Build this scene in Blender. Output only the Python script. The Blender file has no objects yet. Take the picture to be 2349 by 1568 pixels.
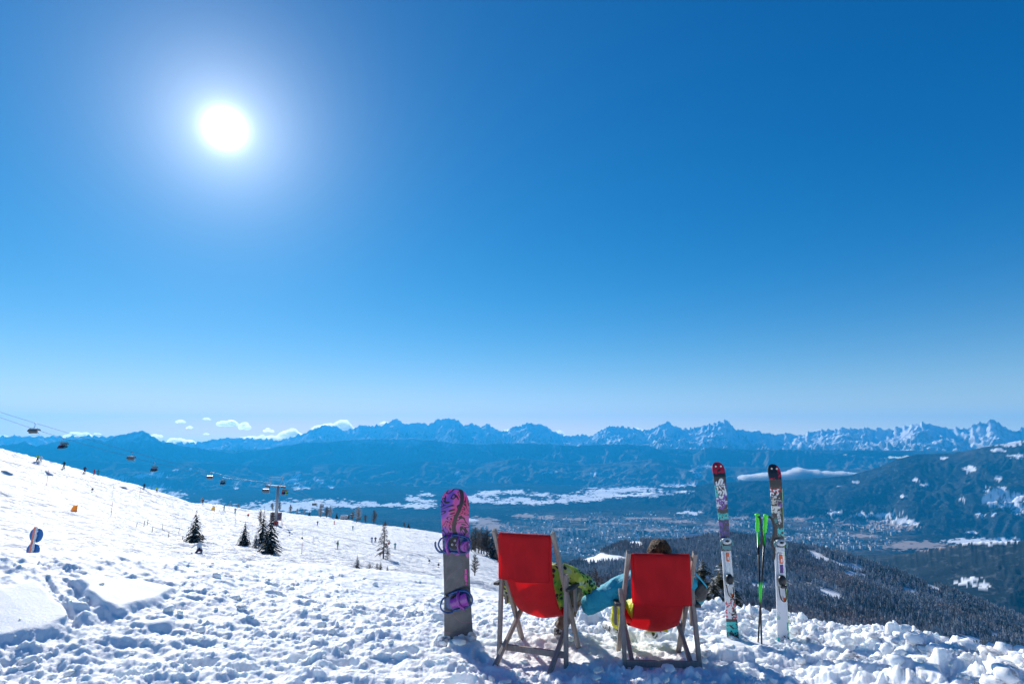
import bpy, bmesh, math, random
import numpy as np
from mathutils import Vector, Matrix

SC = bpy.context.scene
COL = SC.collection
R = math.radians

# ------------------------------------------------------------------ camera
CAM_H = 1.83
FPX, CX, CY, HORIZON = 1305.0, 1174.5, 784.0, 1010.0     # photograph measured at 2349 x 1568
PITCH = math.atan((HORIZON - CY) / FPX)
PC, PS = math.cos(PITCH), math.sin(PITCH)
cam_data = bpy.data.cameras.new('camera')
cam_data.lens = 36.0 * FPX / 2349.0
cam_data.sensor_width = 36.0
cam_data.clip_start = 0.05
cam_data.clip_end = 250000.0
cam = bpy.data.objects.new('camera', cam_data)
COL.objects.link(cam)
cam.location = (0, 0, CAM_H)
cam.rotation_euler = (math.pi / 2 + PITCH, 0, 0)
SC.camera = cam

# ------------------------------------------------------------------ sky and sun
SUN_AZ, SUN_EL = R(-28.7), R(27.2)                        # azimuth from +Y towards +X
SUN_DIR = Vector((math.sin(SUN_AZ) * math.cos(SUN_EL), math.cos(SUN_AZ) * math.cos(SUN_EL), math.sin(SUN_EL)))
world = bpy.data.worlds.new('World')
SC.world = world
world.use_nodes = True
wn, wl = world.node_tree.nodes, world.node_tree.links
wn.clear()
w_out = wn.new('ShaderNodeOutputWorld')
w_bg = wn.new('ShaderNodeBackground')
w_sky = wn.new('ShaderNodeTexSky')
w_sky.sky_type = 'NISHITA'
w_sky.sun_disc = False
w_sky.sun_elevation = SUN_EL
w_sky.sun_rotation = SUN_AZ
w_sky.altitude = 1900.0
w_sky.air_density = 1.0
w_sky.dust_density = 0.1
w_sky.ozone_density = 6.0
# the photograph's deep, clear winter blue: each channel of the sky's light graded by its own curve
EXPOSURE = 0.42
w_spl = wn.new('ShaderNodeSeparateColor'); wl.new(w_sky.outputs[0], w_spl.inputs[0])
w_hsv = wn.new('ShaderNodeCombineColor')
for ch, (ref, val, power) in enumerate(((4.24, 4.0, 2.6), (7.19, 6.2, 1.06), (10.0, 8.7, 0.76))):
    a = wn.new('ShaderNodeMath'); a.operation = 'DIVIDE'; a.inputs[1].default_value = ref; wl.new(w_spl.outputs[ch], a.inputs[0])
    b = wn.new('ShaderNodeMath'); b.operation = 'POWER'; b.inputs[1].default_value = power; wl.new(a.outputs[0], b.inputs[0])
    c = wn.new('ShaderNodeMath'); c.operation = 'MULTIPLY'; c.inputs[1].default_value = val * 2 ** -EXPOSURE; wl.new(b.outputs[0], c.inputs[0])
    wl.new(c.outputs[0], w_hsv.inputs[ch])
# the sun's own bright disc with the aureole that surrounds it in the sky
w_geo = wn.new('ShaderNodeTexCoord')
w_dot = wn.new('ShaderNodeVectorMath'); w_dot.operation = 'DOT_PRODUCT'
w_nrm = wn.new('ShaderNodeVectorMath'); w_nrm.operation = 'NORMALIZE'
wl.new(w_geo.outputs['Generated'], w_nrm.inputs[0])
wl.new(w_nrm.outputs[0], w_dot.inputs[0])
w_dot.inputs[1].default_value = SUN_DIR
w_acos = wn.new('ShaderNodeMath'); w_acos.operation = 'ARCCOSINE'; w_acos.use_clamp = False
wl.new(w_dot.outputs['Value'], w_acos.inputs[0])
def glow(scale_deg, power, strength):
    a = wn.new('ShaderNodeMath'); a.operation = 'DIVIDE'; a.inputs[1].default_value = R(scale_deg)
    wl.new(w_acos.outputs[0], a.inputs[0])
    b = wn.new('ShaderNodeMath'); b.operation = 'POWER'; b.inputs[1].default_value = power
    wl.new(a.outputs[0], b.inputs[0])
    c = wn.new('ShaderNodeMath'); c.operation = 'MULTIPLY'; c.inputs[1].default_value = -1.0
    wl.new(b.outputs[0], c.inputs[0])
    d = wn.new('ShaderNodeMath'); d.operation = 'EXPONENT'
    wl.new(c.outputs[0], d.inputs[0])
    e = wn.new('ShaderNodeMath'); e.operation = 'MULTIPLY'; e.inputs[1].default_value = strength
    wl.new(d.outputs[0], e.inputs[0])
    return e.outputs[0]
g1 = glow(0.62, 1.15, 90.0)
g2 = glow(3.4, 0.9, 9.0)
g3 = glow(14.0, 1.0, 0.6)
w_add = wn.new('ShaderNodeMath'); w_add.operation = 'ADD'
wl.new(g1, w_add.inputs[0]); wl.new(g2, w_add.inputs[1])
w_add2 = wn.new('ShaderNodeMath'); w_add2.operation = 'ADD'
wl.new(w_add.outputs[0], w_add2.inputs[0]); wl.new(g3, w_add2.inputs[1])
w_tint = wn.new('ShaderNodeVectorMath'); w_tint.operation = 'SCALE'
w_tint.inputs[0].default_value = (0.93, 0.97, 1.0)
wl.new(w_add2.outputs[0], w_tint.inputs['Scale'])
w_sum = wn.new('ShaderNodeVectorMath'); w_sum.operation = 'ADD'
wl.new(w_hsv.outputs[0], w_sum.inputs[0]); wl.new(w_tint.outputs[0], w_sum.inputs[1])
# the air whitens evenly towards the horizon all round
w_sep = wn.new('ShaderNodeSeparateXYZ'); wl.new(w_nrm.outputs[0], w_sep.inputs[0])
w_abs = wn.new('ShaderNodeMath'); w_abs.operation = 'MAXIMUM'; w_abs.inputs[1].default_value = 0.0; wl.new(w_sep.outputs['Z'], w_abs.inputs[0])
w_pal = wn.new('ShaderNodeMath'); w_pal.operation = 'MULTIPLY'; w_pal.inputs[1].default_value = -1.0 / math.sin(R(3.4)); wl.new(w_abs.outputs[0], w_pal.inputs[0])
w_exp = wn.new('ShaderNodeMath'); w_exp.operation = 'EXPONENT'; wl.new(w_pal.outputs[0], w_exp.inputs[0])
w_mix = wn.new('ShaderNodeMix'); w_mix.data_type = 'RGBA'
wl.new(w_exp.outputs[0], w_mix.inputs[0]); wl.new(w_sum.outputs[0], w_mix.inputs[6]); w_mix.inputs[7].default_value = (9.4, 9.3, 7.0, 1)
wl.new(w_mix.outputs[2], w_bg.inputs['Color'])
w_bg.inputs['Strength'].default_value = 0.10
wl.new(w_bg.outputs[0], w_out.inputs['Surface'])

sun_data = bpy.data.lights.new('sun', 'SUN')
sun_data.energy = 4.8
sun_data.angle = R(0.53)
sun_data.color = (1.0, 0.965, 0.91)
sun = bpy.data.objects.new('sun', sun_data)
COL.objects.link(sun)
sun.rotation_euler = SUN_DIR.to_track_quat('Z', 'Y').to_euler()
sun.location = (-20, 40, 30)

SC.view_settings.view_transform = 'Standard'
SC.view_settings.look = 'None'
SC.view_settings.exposure = EXPOSURE
SC.view_settings.gamma = 1.0
SC.view_settings.use_curve_mapping = False
SC.cycles.max_bounces = 8
SC.cycles.diffuse_bounces = 4
SC.cycles.glossy_bounces = 3
SC.cycles.transmission_bounces = 6
SC.cycles.transparent_max_bounces = 12
SC.cycles.volume_bounces = 8
SC.cycles.use_denoising = True
SC.cycles.sample_clamp_indirect = 6.0
SC.cycles.caustics_reflective = False
SC.cycles.caustics_refractive = False

# ------------------------------------------------------------------ projection and noise helpers
def ray(px, py):
    cx = (px - CX) / FPX; cy = (CY - py) / FPX
    return cx, PC - cy * PS, cy * PC + PS
def at(px, py, Y):
    d = ray(px, py); k = Y / d[1]
    return Vector((d[0] * k, Y, CAM_H + d[2] * k))
def azim(px, py=1300.0):
    d = ray(px, py); return math.atan2(d[0], d[1])
def slope(px, py):
    d = ray(px, py); return d[2] / math.hypot(d[0], d[1])
def to_px(x, y, z):
    zz = z - CAM_H
    fw = np.maximum(y * PC + zz * PS, 1e-3); up = -y * PS + zz * PC
    return CX + FPX * x / fw, CY - FPX * up / fw

def _h(ix, iy, seed):
    with np.errstate(over='ignore'):
        n = (ix.astype(np.int64) * 374761393 + iy.astype(np.int64) * 668265263 + seed * 974634777) & 0xFFFFFFFF
        n = ((n ^ (n >> 13)) * 1274126177) & 0xFFFFFFFF
        n = ((n ^ (n >> 16)) * 2246822519) & 0xFFFFFFFF
        n = n ^ (n >> 15)
    return n.astype(np.float64) / 4294967295.0
def vnoise(x, y, seed=0):
    fx, fy = np.floor(x), np.floor(y)
    ix, iy = fx.astype(np.int64), fy.astype(np.int64)
    tx, ty = x - fx, y - fy
    tx = tx * tx * tx * (tx * (tx * 6 - 15) + 10); ty = ty * ty * ty * (ty * (ty * 6 - 15) + 10)
    def g(dx, dy):
        a = _h(ix + dx, iy + dy, seed) * 2 * np.pi
        return np.cos(a) * (x - fx - dx) + np.sin(a) * (y - fy - dy)
    a, b, c, d = g(0, 0), g(1, 0), g(0, 1), g(1, 1)
    return 1.5 * ((a * (1 - tx) + b * tx) * (1 - ty) + (c * (1 - tx) + d * tx) * ty)
def fbm(x, y, oct=4, seed=0, gain=0.5):
    s = 0; a = 1.0; f = 1.0
    for o in range(oct):
        s = s + a * vnoise(x * f, y * f, seed + o * 17); a *= gain; f *= 2.03
    return s
def ridged(x, y, oct=4, seed=0, gain=0.5):
    s = 0; a = 1.0; f = 1.0; t = 0
    for o in range(oct):
        s = s + a * (1 - np.abs(vnoise(x * f, y * f, seed + o * 17)) * 1.6); t += a; a *= gain; f *= 2.03
    return s / t
def clods(x, y, cell, seed, fill=0.6, block=0.42):
    """lumps of random size, turned and tilted, part rounded part blocky, on a jittered grid"""
    gx, gy = x / cell, y / cell
    fx, fy = np.floor(gx).astype(np.int64), np.floor(gy).astype(np.int64)
    best = np.zeros_like(x)
    for dx in (-1, 0, 1):
        for dy in (-1, 0, 1):
            cx_, cy_ = fx + dx, fy + dy
            on = _h(cx_, cy_, seed + 13) < fill
            jx = cx_ + 0.1 + 0.8 * _h(cx_, cy_, seed); jy = cy_ + 0.1 + 0.8 * _h(cx_, cy_, seed + 5)
            rad = 0.22 + 0.62 * _h(cx_, cy_, seed + 9) ** 1.6
            an = 6.283 * _h(cx_, cy_, seed + 21); ca, sa = np.cos(an), np.sin(an)
            u = ((gx - jx) * ca + (gy - jy) * sa) / rad; v = (-(gx - jx) * sa + (gy - jy) * ca) / rad * (1.0 + 0.9 * _h(cx_, cy_, seed + 25))
            d2 = u * u + v * v; dm = np.maximum(np.abs(u), np.abs(v)) ** 2
            d = d2 * (1 - block) + dm * block
            q = np.sqrt(np.maximum(1 - d * d, 0)) * rad * (1 + 0.55 * u * (2 * _h(cx_, cy_, seed + 29) - 1) + 0.4 * v)
            best = np.maximum(best, np.where(on, q, 0))
    return best
def smooth01(a, b, x):
    t = np.clip((x - a) / (b - a), 0, 1); return t * t * (3 - 2 * t)

# ------------------------------------------------------------------ material helpers
def mat_new(name):
    m = bpy.data.materials.new(name); m.use_nodes = True
    nt = m.node_tree; nt.nodes.clear()
    out = nt.nodes.new('ShaderNodeOutputMaterial'); b = nt.nodes.new('ShaderNodeBsdfPrincipled')
    nt.links.new(b.outputs[0], out.inputs['Surface'])
    return m, nt, b, out
def N(nt, kind, **kw):
    n = nt.nodes.new('ShaderNode' + kind)
    for k, v in kw.items():
        if hasattr(n, k): setattr(n, k, v)
        else: n.inputs[k.replace('_', ' ')].default_value = v
    return n
def L(nt, a, b): nt.links.new(a, b)
def ramp(nt, stops, src=None, interp='LINEAR'):
    n = nt.nodes.new('ShaderNodeValToRGB'); cr = n.color_ramp; cr.interpolation = interp
    while len(cr.elements) < len(stops): cr.elements.new(0.5)
    for e, (p, c) in zip(cr.elements, stops):
        e.position = p; e.color = (c[0], c[1], c[2], 1) if not isinstance(c, (int, float)) else (c, c, c, 1)
    if src is not None: nt.links.new(src, n.inputs[0])
    return n
def mix(nt, fac, a, b):
    n = nt.nodes.new('ShaderNodeMix'); n.data_type = 'RGBA'
    for s, v in ((0, fac), (6, a), (7, b)):
        if hasattr(v, 'is_linked'): nt.links.new(v, n.inputs[s])
        elif s == 0: n.inputs[0].default_value = v
        else: n.inputs[s].default_value = (v[0], v[1], v[2], 1)
    return n.outputs[2]
def mth(nt, op, a, b=None):
    n = nt.nodes.new('ShaderNodeMath'); n.operation = op
    for i, v in enumerate((a, b)):
        if v is None: continue
        if hasattr(v, 'is_linked'): nt.links.new(v, n.inputs[i])
        else: n.inputs[i].default_value = v
    return n.outputs[0]
def simple(name, col, rough=0.5, metal=0.0, var=0.12, scale=30.0, bump=0.0, coat=0.0, coords='Object'):
    """a plain colour with a little mottling, wear and relief"""
    m, nt, b, out = mat_new(name)
    tc = N(nt, 'TexCoord'); no = N(nt, 'TexNoise', Scale=scale, Detail=5.0)
    L(nt, tc.outputs[coords], no.inputs['Vector'])
    lo = [c * (1 - var) for c in col]; hi = [min(1, c * (1 + var)) for c in col]
    r = ramp(nt, [(0.3, lo), (0.7, hi)], no.outputs[0])
    L(nt, r.outputs[0], b.inputs['Base Color'])
    rr = ramp(nt, [(0.3, max(0, rough - 0.08)), (0.7, min(1, rough + 0.08))], no.outputs[0])
    L(nt, rr.outputs[0], b.inputs['Roughness'])
    b.inputs['Metallic'].default_value = metal
    if coat: b.inputs['Coat Weight'].default_value = coat
    if bump:
        bp = N(nt, 'Bump', Strength=bump, Distance=0.01); L(nt, no.outputs[0], bp.inputs['Height']); L(nt, bp.outputs[0], b.inputs['Normal'])
    return m

def tag(o, label=None, cat=None, group=None, kind=None):
    if label: o['label'] = label
    if cat: o['category'] = cat
    if group: o['group'] = group
    if kind: o['kind'] = kind
    return o
def link_mesh(name, me, mat=None, parent=None):
    o = bpy.data.objects.new(name, me); COL.objects.link(o)
    if mat is not None and not me.materials:
        for m in (mat if isinstance(mat, (list, tuple)) else [mat]): me.materials.append(m)
    if parent is not None: o.parent = parent
    return o
def empty(name, loc=(0, 0, 0), rz=0.0):
    o = bpy.data.objects.new(name, None); COL.objects.link(o); o.location = loc; o.rotation_euler = (0, 0, rz)
    o.empty_display_size = 0.2
    return o
def np_mesh(name, verts, faces, mat=None, parent=None, smooth=True, mat_idx=None, attrs=None):
    """faces: (n,3) or (n,4) int array"""
    verts = np.asarray(verts, np.float32); faces = np.asarray(faces, np.int32)
    me = bpy.data.meshes.new(name); n, k = faces.shape
    me.vertices.add(len(verts)); me.vertices.foreach_set('co', verts.ravel())
    me.loops.add(n * k); me.loops.foreach_set('vertex_index', faces.ravel())
    me.polygons.add(n); me.polygons.foreach_set('loop_start', np.arange(0, n * k, k, dtype=np.int32))
    try: me.polygons.foreach_set('loop_total', np.full(n, k, np.int32))
    except Exception: pass
    me.update(calc_edges=True)
    me.polygons.foreach_set('use_smooth', np.full(n, bool(smooth)))
    o = link_mesh(name, me, mat, parent)
    if mat_idx is not None: me.polygons.foreach_set('material_index', np.asarray(mat_idx, np.int32))
    for an, av in (attrs or {}).items():
        a = me.attributes.new(an, 'FLOAT', 'POINT'); a.data.foreach_set('value', np.asarray(av, np.float32).ravel())
    return o
def grid_mesh(name, X, Y, Z, mat, attrs=None, wrap=False):
    nr, nc = X.shape
    v = np.stack([X, Y, Z], -1).reshape(-1, 3)
    idx = np.arange(nr * nc).reshape(nr, nc)
    if wrap: idx = np.concatenate([idx, idx[:, :1]], 1)
    f = np.stack([idx[:-1, :-1], idx[:-1, 1:], idx[1:, 1:], idx[1:, :-1]], -1).reshape(-1, 4)
    return np_mesh(name, v, f, mat, attrs=attrs)

# ------------------------------------------------------------------ macro relief of the summit and the ski slope
NA, NR = 420, 360
def table(cols, first, tail, lo=0.3, hi=900.0):
    """cols: {px: [(range m, py), ...]} profiles seen from the summit -> height table over azimuth and log range"""
    keys = sorted(cols); azs = np.array([azim(k) for k in keys])
    lr = np.linspace(math.log(lo), math.log(hi), NR)
    prof = []
    for k in keys:
        head = [p for p in first if p[0] < cols[k][0][0] - 0.5] or first[:1]
        rr = [p[0] for p in head]; zz = [p[1] for p in head]
        for r_, py in cols[k]:
            rr.append(r_); zz.append(CAM_H + slope(k, py) * r_)
        for dr, dz in tail:
            rr.append(rr[-1] + dr); zz.append(zz[-1] + dz)
        prof.append(np.interp(lr, np.log(rr), zz))
    prof = np.array(prof)
    ag = np.linspace(-math.pi, math.pi, NA * 3)
    out = np.empty((len(ag), NR))
    for j in range(NR): out[:, j] = np.interp(ag, azs, prof[:, j])
    for _ in range(3):
        out[:, 1:-1] = (out[:, :-2] + 2 * out[:, 1:-1] + out[:, 2:]) / 4
        out[1:-1] = (out[:-2] + 2 * out[1:-1] + out[2:]) / 4
    for _ in range(10): out[1:-1] = (out[:-2] + 2 * out[1:-1] + out[2:]) / 4
    return ag, lr, out
def sample(T, az, r):
    ag, lr, out = T
    fa = np.clip((az - ag[0]) / (ag[1] - ag[0]), 0, len(ag) - 1.001)
    fr = np.clip((np.log(np.maximum(r, 0.3)) - lr[0]) / (lr[1] - lr[0]), 0, len(lr) - 1.001)
    ia, ir = fa.astype(int), fr.astype(int); ta, tr = fa - ia, fr - ir
    return (out[ia, ir] * (1 - ta) * (1 - tr) + out[ia + 1, ir] * ta * (1 - tr) + out[ia, ir + 1] * (1 - ta) * tr + out[ia + 1, ir + 1] * ta * tr)
SLOPE = table({
    -1500: [(12, 1270), (30, 1290), (80, 1230), (140, 1150)],
    -300: [(9.5, 1252), (20, 1300), (45, 1240), (80, 1170), (120, 1070), (165, 965), (190, 960)],
    0: [(9.5, 1259), (20, 1300), (45, 1247), (80, 1192), (120, 1112), (165, 1040), (180, 1038)],
    145: [(9.5, 1264), (20, 1305), (45, 1255), (80, 1208), (120, 1140), (165, 1075), (180, 1073)],
    300: [(9.5, 1272), (20, 1312), (45, 1264), (80, 1226), (125, 1170), (180, 1114), (195, 1112)],
    450: [(10, 1278), (20, 1315), (50, 1272), (85, 1240), (140, 1190), (215, 1152), (230, 1151)],
    600: [(11, 1285), (22, 1318), (60, 1276), (100, 1238), (170, 1196), (255, 1167), (275, 1166)],
    750: [(11.5, 1292), (25, 1325), (65, 1288), (110, 1252), (190, 1212), (285, 1186), (305, 1185)],
    900: [(12, 1305), (28, 1336), (70, 1304), (120, 1268), (210, 1226), (315, 1206), (335, 1205)],
    1040: [(12, 1325), (28, 1352), (75, 1322), (130, 1288), (220, 1250), (320, 1226), (345, 1225)],
    1130: [(10.5, 1348), (28, 1365), (80, 1335), (140, 1306), (220, 1283), (300, 1266), (320, 1268)],
    1230: [(9.5, 1366), (28, 1388), (80, 1362), (140, 1340), (220, 1322), (280, 1318)],
    1330: [(9.0, 1378), (26, 1402), (80, 1392), (140, 1392), (220, 1400)],
    1480: [(8.3, 1392), (22, 1450), (80, 1500), (150, 1550)],
    1640: [(7.6, 1400), (13, 1470), (60, 1560), (150, 1640)],
    1800: [(7.0, 1411), (11, 1500), (50, 1650), (150, 1700)],
    2000: [(6.4, 1434), (10, 1540), (50, 1700), (150, 1750)],
    2200: [(5.8, 1466), (9, 1580), (50, 1750), (150, 1800)],
    2349: [(5.4, 1490), (8.5, 1620), (50, 1780), (150, 1850)],
    2800: [(4.8, 1560), (8, 1700), (50, 1900), (150, 1950)],
    4200: [(6, 1500), (20, 1700)],
}, [(0.3, 0.02), (2.5, 0.0), (4.0, -0.07), (6.4, -0.125)], [(60, -22), (150, -75), (500, -330), (4000, -1500)])
def ground_z(x, y):
    x = np.asarray(x, float); y = np.asarray(y, float)
    return sample(SLOPE, np.arctan2(x, y), np.hypot(x, y))
def hit(px, py, r0=9.0, r1=500.0, T=None):
    """where the line of sight through a pixel meets the slope beyond the summit's edge"""
    d = ray(px, py); hl = math.hypot(d[0], d[1])
    rr = np.exp(np.linspace(math.log(r0), math.log(r1), 4000))
    x, y, z = d[0] / hl * rr, d[1] / hl * rr, CAM_H + d[2] / hl * rr
    g = ground_z(x, y) if T is None else T(x, y)
    below = z < g
    start = int(np.argmin(below)) if below[0] else 0
    k = start + int(np.argmax(below[start:])) if below[start:].any() else int(np.argmin(np.abs(z - g)))
    return Vector((x[k], y[k], g[k]))

# ------------------------------------------------------------------ snow
def snow_material(name, near):
    m, nt, b, out = mat_new(name)
    tc = N(nt, 'TexCoord')
    n1 = N(nt, 'TexNoise', Scale=0.35 if near else 0.02, Detail=4.0); L(nt, tc.outputs['Object'], n1.inputs['Vector'])
    c = ramp(nt, [(0.3, (0.86, 0.885, 0.92)), (0.7, (0.93, 0.94, 0.95))], n1.outputs[0])
    L(nt, c.outputs[0], b.inputs['Base Color'])
    b.inputs['Roughness'].default_value = 0.62
    b.inputs['Specular IOR Level'].default_value = 0.18
    b.inputs['Subsurface Weight'].default_value = 0.75 if near else 0.0
    b.inputs['Subsurface Radius'].default_value = (0.8, 0.95, 1.0); b.inputs['Subsurface Scale'].default_value = 0.045
    if near:
        n2 = N(nt, 'TexNoise', Scale=38.0, Detail=6.0, Roughness=0.65); L(nt, tc.outputs['Object'], n2.inputs['Vector'])
        n3 = N(nt, 'TexNoise', Scale=240.0, Detail=3.0); L(nt, tc.outputs['Object'], n3.inputs['Vector'])
        s = mth(nt, 'ADD', n2.outputs[0], mth(nt, 'MULTIPLY', n3.outputs[0], 0.25))
        bp = N(nt, 'Bump', Strength=0.55, Distance=0.012); L(nt, s, bp.inputs['Height']); L(nt, bp.outputs[0], b.inputs['Normal'])
    else:
        mp = N(nt, 'Mapping'); L(nt, tc.outputs['Object'], mp.inputs['Vector']); mp.inputs['Scale'].default_value = (0.35, 1.0, 1.0); mp.inputs['Rotation'].default_value = (0, 0, R(24))
        n2 = N(nt, 'TexNoise', Scale=0.35, Detail=8.0, Roughness=0.66); L(nt, mp.outputs[0], n2.inputs['Vector'])
        bp = N(nt, 'Bump', Strength=1.0, Distance=2.2); L(nt, n2.outputs[0], bp.inputs['Height']); L(nt, bp.outputs[0], b.inputs['Normal'])
    return m
M_SNOW = snow_material('trodden_snow', True)
M_SLOPE = snow_material('piste_snow', False)

def near_relief(x, y, r, full=True):
    """trodden snow of the summit: slabs of smooth crust between churned lumps"""
    z = ground_z(x, y)
    px, py = to_px(x, y, z)
    wx = 18 * fbm(x * 1.7, y * 1.7, 3, 3); wy = 9 * fbm(x * 1.7, y * 1.7, 3, 8)
    slab = np.zeros_like(x)
    for poly in SLABS:
        slab = np.maximum(slab, poly_mask(px + wx, py + wy, poly, 7.0))
    wz = 0.07 * vnoise(x * 3.1, y * 3.1, 21); wq = 0.07 * vnoise(x * 3.1, y * 3.1, 22)
    X, Y = x + wz, y + wq
    # warped, uneven fields of lumps: crowded in places, worn down in others
    X2, Y2 = x + 0.05 * fbm(x * 9, y * 9, 2, 23), y + 0.05 * fbm(x * 9, y * 9, 2, 24)
    lump = smooth01(-0.22, 0.38, fbm(x * 0.8 + 4, y * 1.1, 3, 31)) * (0.55 + 0.45 * smooth01(-0.3, 0.3, fbm(x * 2.7, y * 2.7, 2, 33)))
    right = smooth01(-0.2, 1.6, x)
    big = clods(X, Y, 0.85, 41, 0.30); mid = clods(X2, Y2, 0.34, 47, 0.33); small = clods(X2, Y2, 0.15, 53, 0.42)
    tiny = clods(X2, Y2, 0.065, 59, 0.45, 0.3) if full else 0
    near = 1 - smooth01(5.0, 8.0, r)
    lw = np.clip(right + 0.45 * near, 0, 1)                       # the churned part: to the right and close by
    d = 0.085 * big * (0.15 + 1.05 * lw) + 0.075 * mid * (0.15 + 0.85 * lump) * (0.3 + 1.0 * lw) + 0.085 * small * (0.15 + 0.85 * lump) * (0.6 + 0.5 * lw) + 0.085 * tiny * (0.25 + 0.75 * lump)
    uu, vv = x * 0.97 - y * 0.22, x * 0.22 + y * 0.97
    d = d + (1 - 0.6 * lw) * (0.055 * ridged(uu * 1.1 + 0.3 * wz * 10, vv * 3.2, 4, 85, 0.6) + 0.05 * fbm(uu * 2.0, vv * 4.5, 4, 87, 0.62))
    d = d + 0.05 * clods(X2 + 0.4, Y2 - 0.2, 0.21, 63, 0.22, 0.6) * lump
    u_, v_ = x * 0.93 - y * 0.36, x * 0.36 + y * 0.93
    crust = ridged(u_ * 0.8, v_ * 2.1, 3, 81)
    d = d + 0.06 * smooth01(0.62, 0.9, crust) + 0.028 * fbm(x * 5.0, y * 6.0, 5, 71, 0.68) + 0.06 * fbm(x * 0.9, y * 0.9, 3, 75)
    d = d + 0.012 * ridged(x * 16, y * 16, 2, 77)
    track = np.zeros_like(x)
    for a, b_, w in TRACKS:
        track = np.maximum(track, seg_mask(px + wx * 0.5, py + wy * 0.5, a, b_, w))
    d = d * (0.58 + 0.42 * right) * (1 - 0.35 * smooth01(6.5, 9.5, r) * (1 - right))
    worn = np.exp(-(((x - 0.75) / 1.1) ** 2 + ((y - 5.5) / 0.55) ** 2))
    d = d * (1 - 0.45 * worn) - 0.02 * worn
    d = d * 0.86
    for fx, fy, fa in PRINTS:                                    # boot prints
        sel = (np.abs(x - fx) < 0.3) & (np.abs(y - fy) < 0.3)
        if not sel.any(): continue
        dx_, dy_ = x[sel] - fx, y[sel] - fy
        a_ = (dx_ * math.cos(fa) + dy_ * math.sin(fa)) / 0.155; b_ = (-dx_ * math.sin(fa) + dy_ * math.cos(fa)) / (0.058 + 0.012 * a_)
        q_ = np.hypot(a_, b_)
        d[sel] = d[sel] * (0.25 + 0.75 * smooth01(0.85, 1.15, q_)) - 0.055 * (1 - smooth01(0.8, 1.1, q_)) + 0.018 * np.exp(-((q_ - 1.3) / 0.22) ** 2)
    flat = 0.07 + 0.02 * fbm(x * 0.8, y * 0.8, 3, 75)
    keep = 1 - slab * 0.97
    d = d * keep + flat * slab
    d = d - 0.09 * track * (0.4 + 0.6 * slab) + 0.02 * small * track
    fade = smooth01(1.2, 2.5, r) * (1 - 0.45 * smooth01(8, 14, r))
    return z, d * fade
def poly_mask(px, py, poly, soft):
    inside = np.zeros(px.shape, bool); dist = np.full(px.shape, 1e9)
    n = len(poly)
    for i in range(n):
        (x0, y0), (x1, y1) = poly[i], poly[(i + 1) % n]
        cond = ((y0 > py) != (y1 > py)) & (px < (x1 - x0) * (py - y0) / (y1 - y0 + 1e-9) + x0)
        inside ^= cond
        t = np.clip(((px - x0) * (x1 - x0) + (py - y0) * (y1 - y0)) / ((x1 - x0) ** 2 + (y1 - y0) ** 2), 0, 1)
        dist = np.minimum(dist, np.hypot(px - x0 - t * (x1 - x0), py - y0 - t * (y1 - y0)))
    return smooth01(-soft, soft, np.where(inside, dist, -dist))
def seg_mask(px, py, a, b, w):
    t = np.clip(((px - a[0]) * (b[0] - a[0]) + (py - a[1]) * (b[1] - a[1])) / ((b[0] - a[0]) ** 2 + (b[1] - a[1]) ** 2), 0, 1)
    d = np.hypot(px - a[0] - t * (b[0] - a[0]), py - a[1] - t * (b[1] - a[1]))
    ww = w * (0.4 + 0.6 * t)
    return 1 - smooth01(0.6, 1.25, d / ww)
PRINTS = []
_pr = random.Random(77)
for (ax_, ay_, bx_, by_) in ((-3.4, 5.2, -0.4, 5.6), (-2.6, 4.3, 0.2, 4.9), (-0.6, 6.6, -3.6, 8.4), (0.3, 4.6, 2.4, 4.7), (1.9, 5.3, 2.6, 4.2), (-1.2, 7.6, -0.2, 5.0), (2.3, 5.4, 3.6, 4.9)):
    ln_ = math.hypot(bx_ - ax_, by_ - ay_); an_ = math.atan2(by_ - ay_, bx_ - ax_); n_ = int(ln_ / 0.38)
    for i_ in range(n_):
        t_ = (i_ + 0.5) / n_; sd_ = 0.11 if i_ % 2 else -0.11
        PRINTS.append((ax_ + (bx_ - ax_) * t_ - math.sin(an_) * sd_ + _pr.uniform(-0.05, 0.05), ay_ + (by_ - ay_) * t_ + math.cos(an_) * sd_ + _pr.uniform(-0.05, 0.05), an_ + _pr.uniform(-0.25, 0.25)))
SLABS = [
    [(-60, 1352), (95, 1342), (125, 1385), (172, 1432), (90, 1458), (-60, 1488)],
    [(160, 1335), (300, 1332), (392, 1356), (375, 1382), (300, 1402), (262, 1412), (205, 1372)],
    [(310, 1440), (400, 1428), (405, 1448), (330, 1455)],
    [(2070, 1512), (2140, 1530), (2170, 1568), (2110, 1568)],
    [(2235, 1506), (2300, 1530), (2349, 1548), (2349, 1568), (2290, 1568)],
    [(1660, 1478), (1860, 1490), (1820, 1506), (1680, 1498)],
]
TRACKS = [((112, 1330), (175, 1440), 11), ((150, 1332), (245, 1432), 13)]

az_f = np.linspace(-R(47), R(47), 1120)
az_c = np.concatenate([np.linspace(-math.pi, -R(48), 44), az_f, np.linspace(R(48), math.pi - 0.07, 43)])
r_n = np.concatenate([np.exp(np.linspace(math.log(0.25), math.log(2.8), 34))[:-1], np.exp(np.linspace(math.log(2.8), math.log(14.0), 520))])
A, RR = np.meshgrid(az_c, r_n)
X, Y = np.sin(A) * RR, np.cos(A) * RR
Z0, D0 = near_relief(X, Y, RR)
o = grid_mesh('snow_ground', X, Y, Z0 + D0, M_SNOW, wrap=True)
tag(o, 'churned white snow of the summit with footprints and smooth crust', kind='structure')

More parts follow.
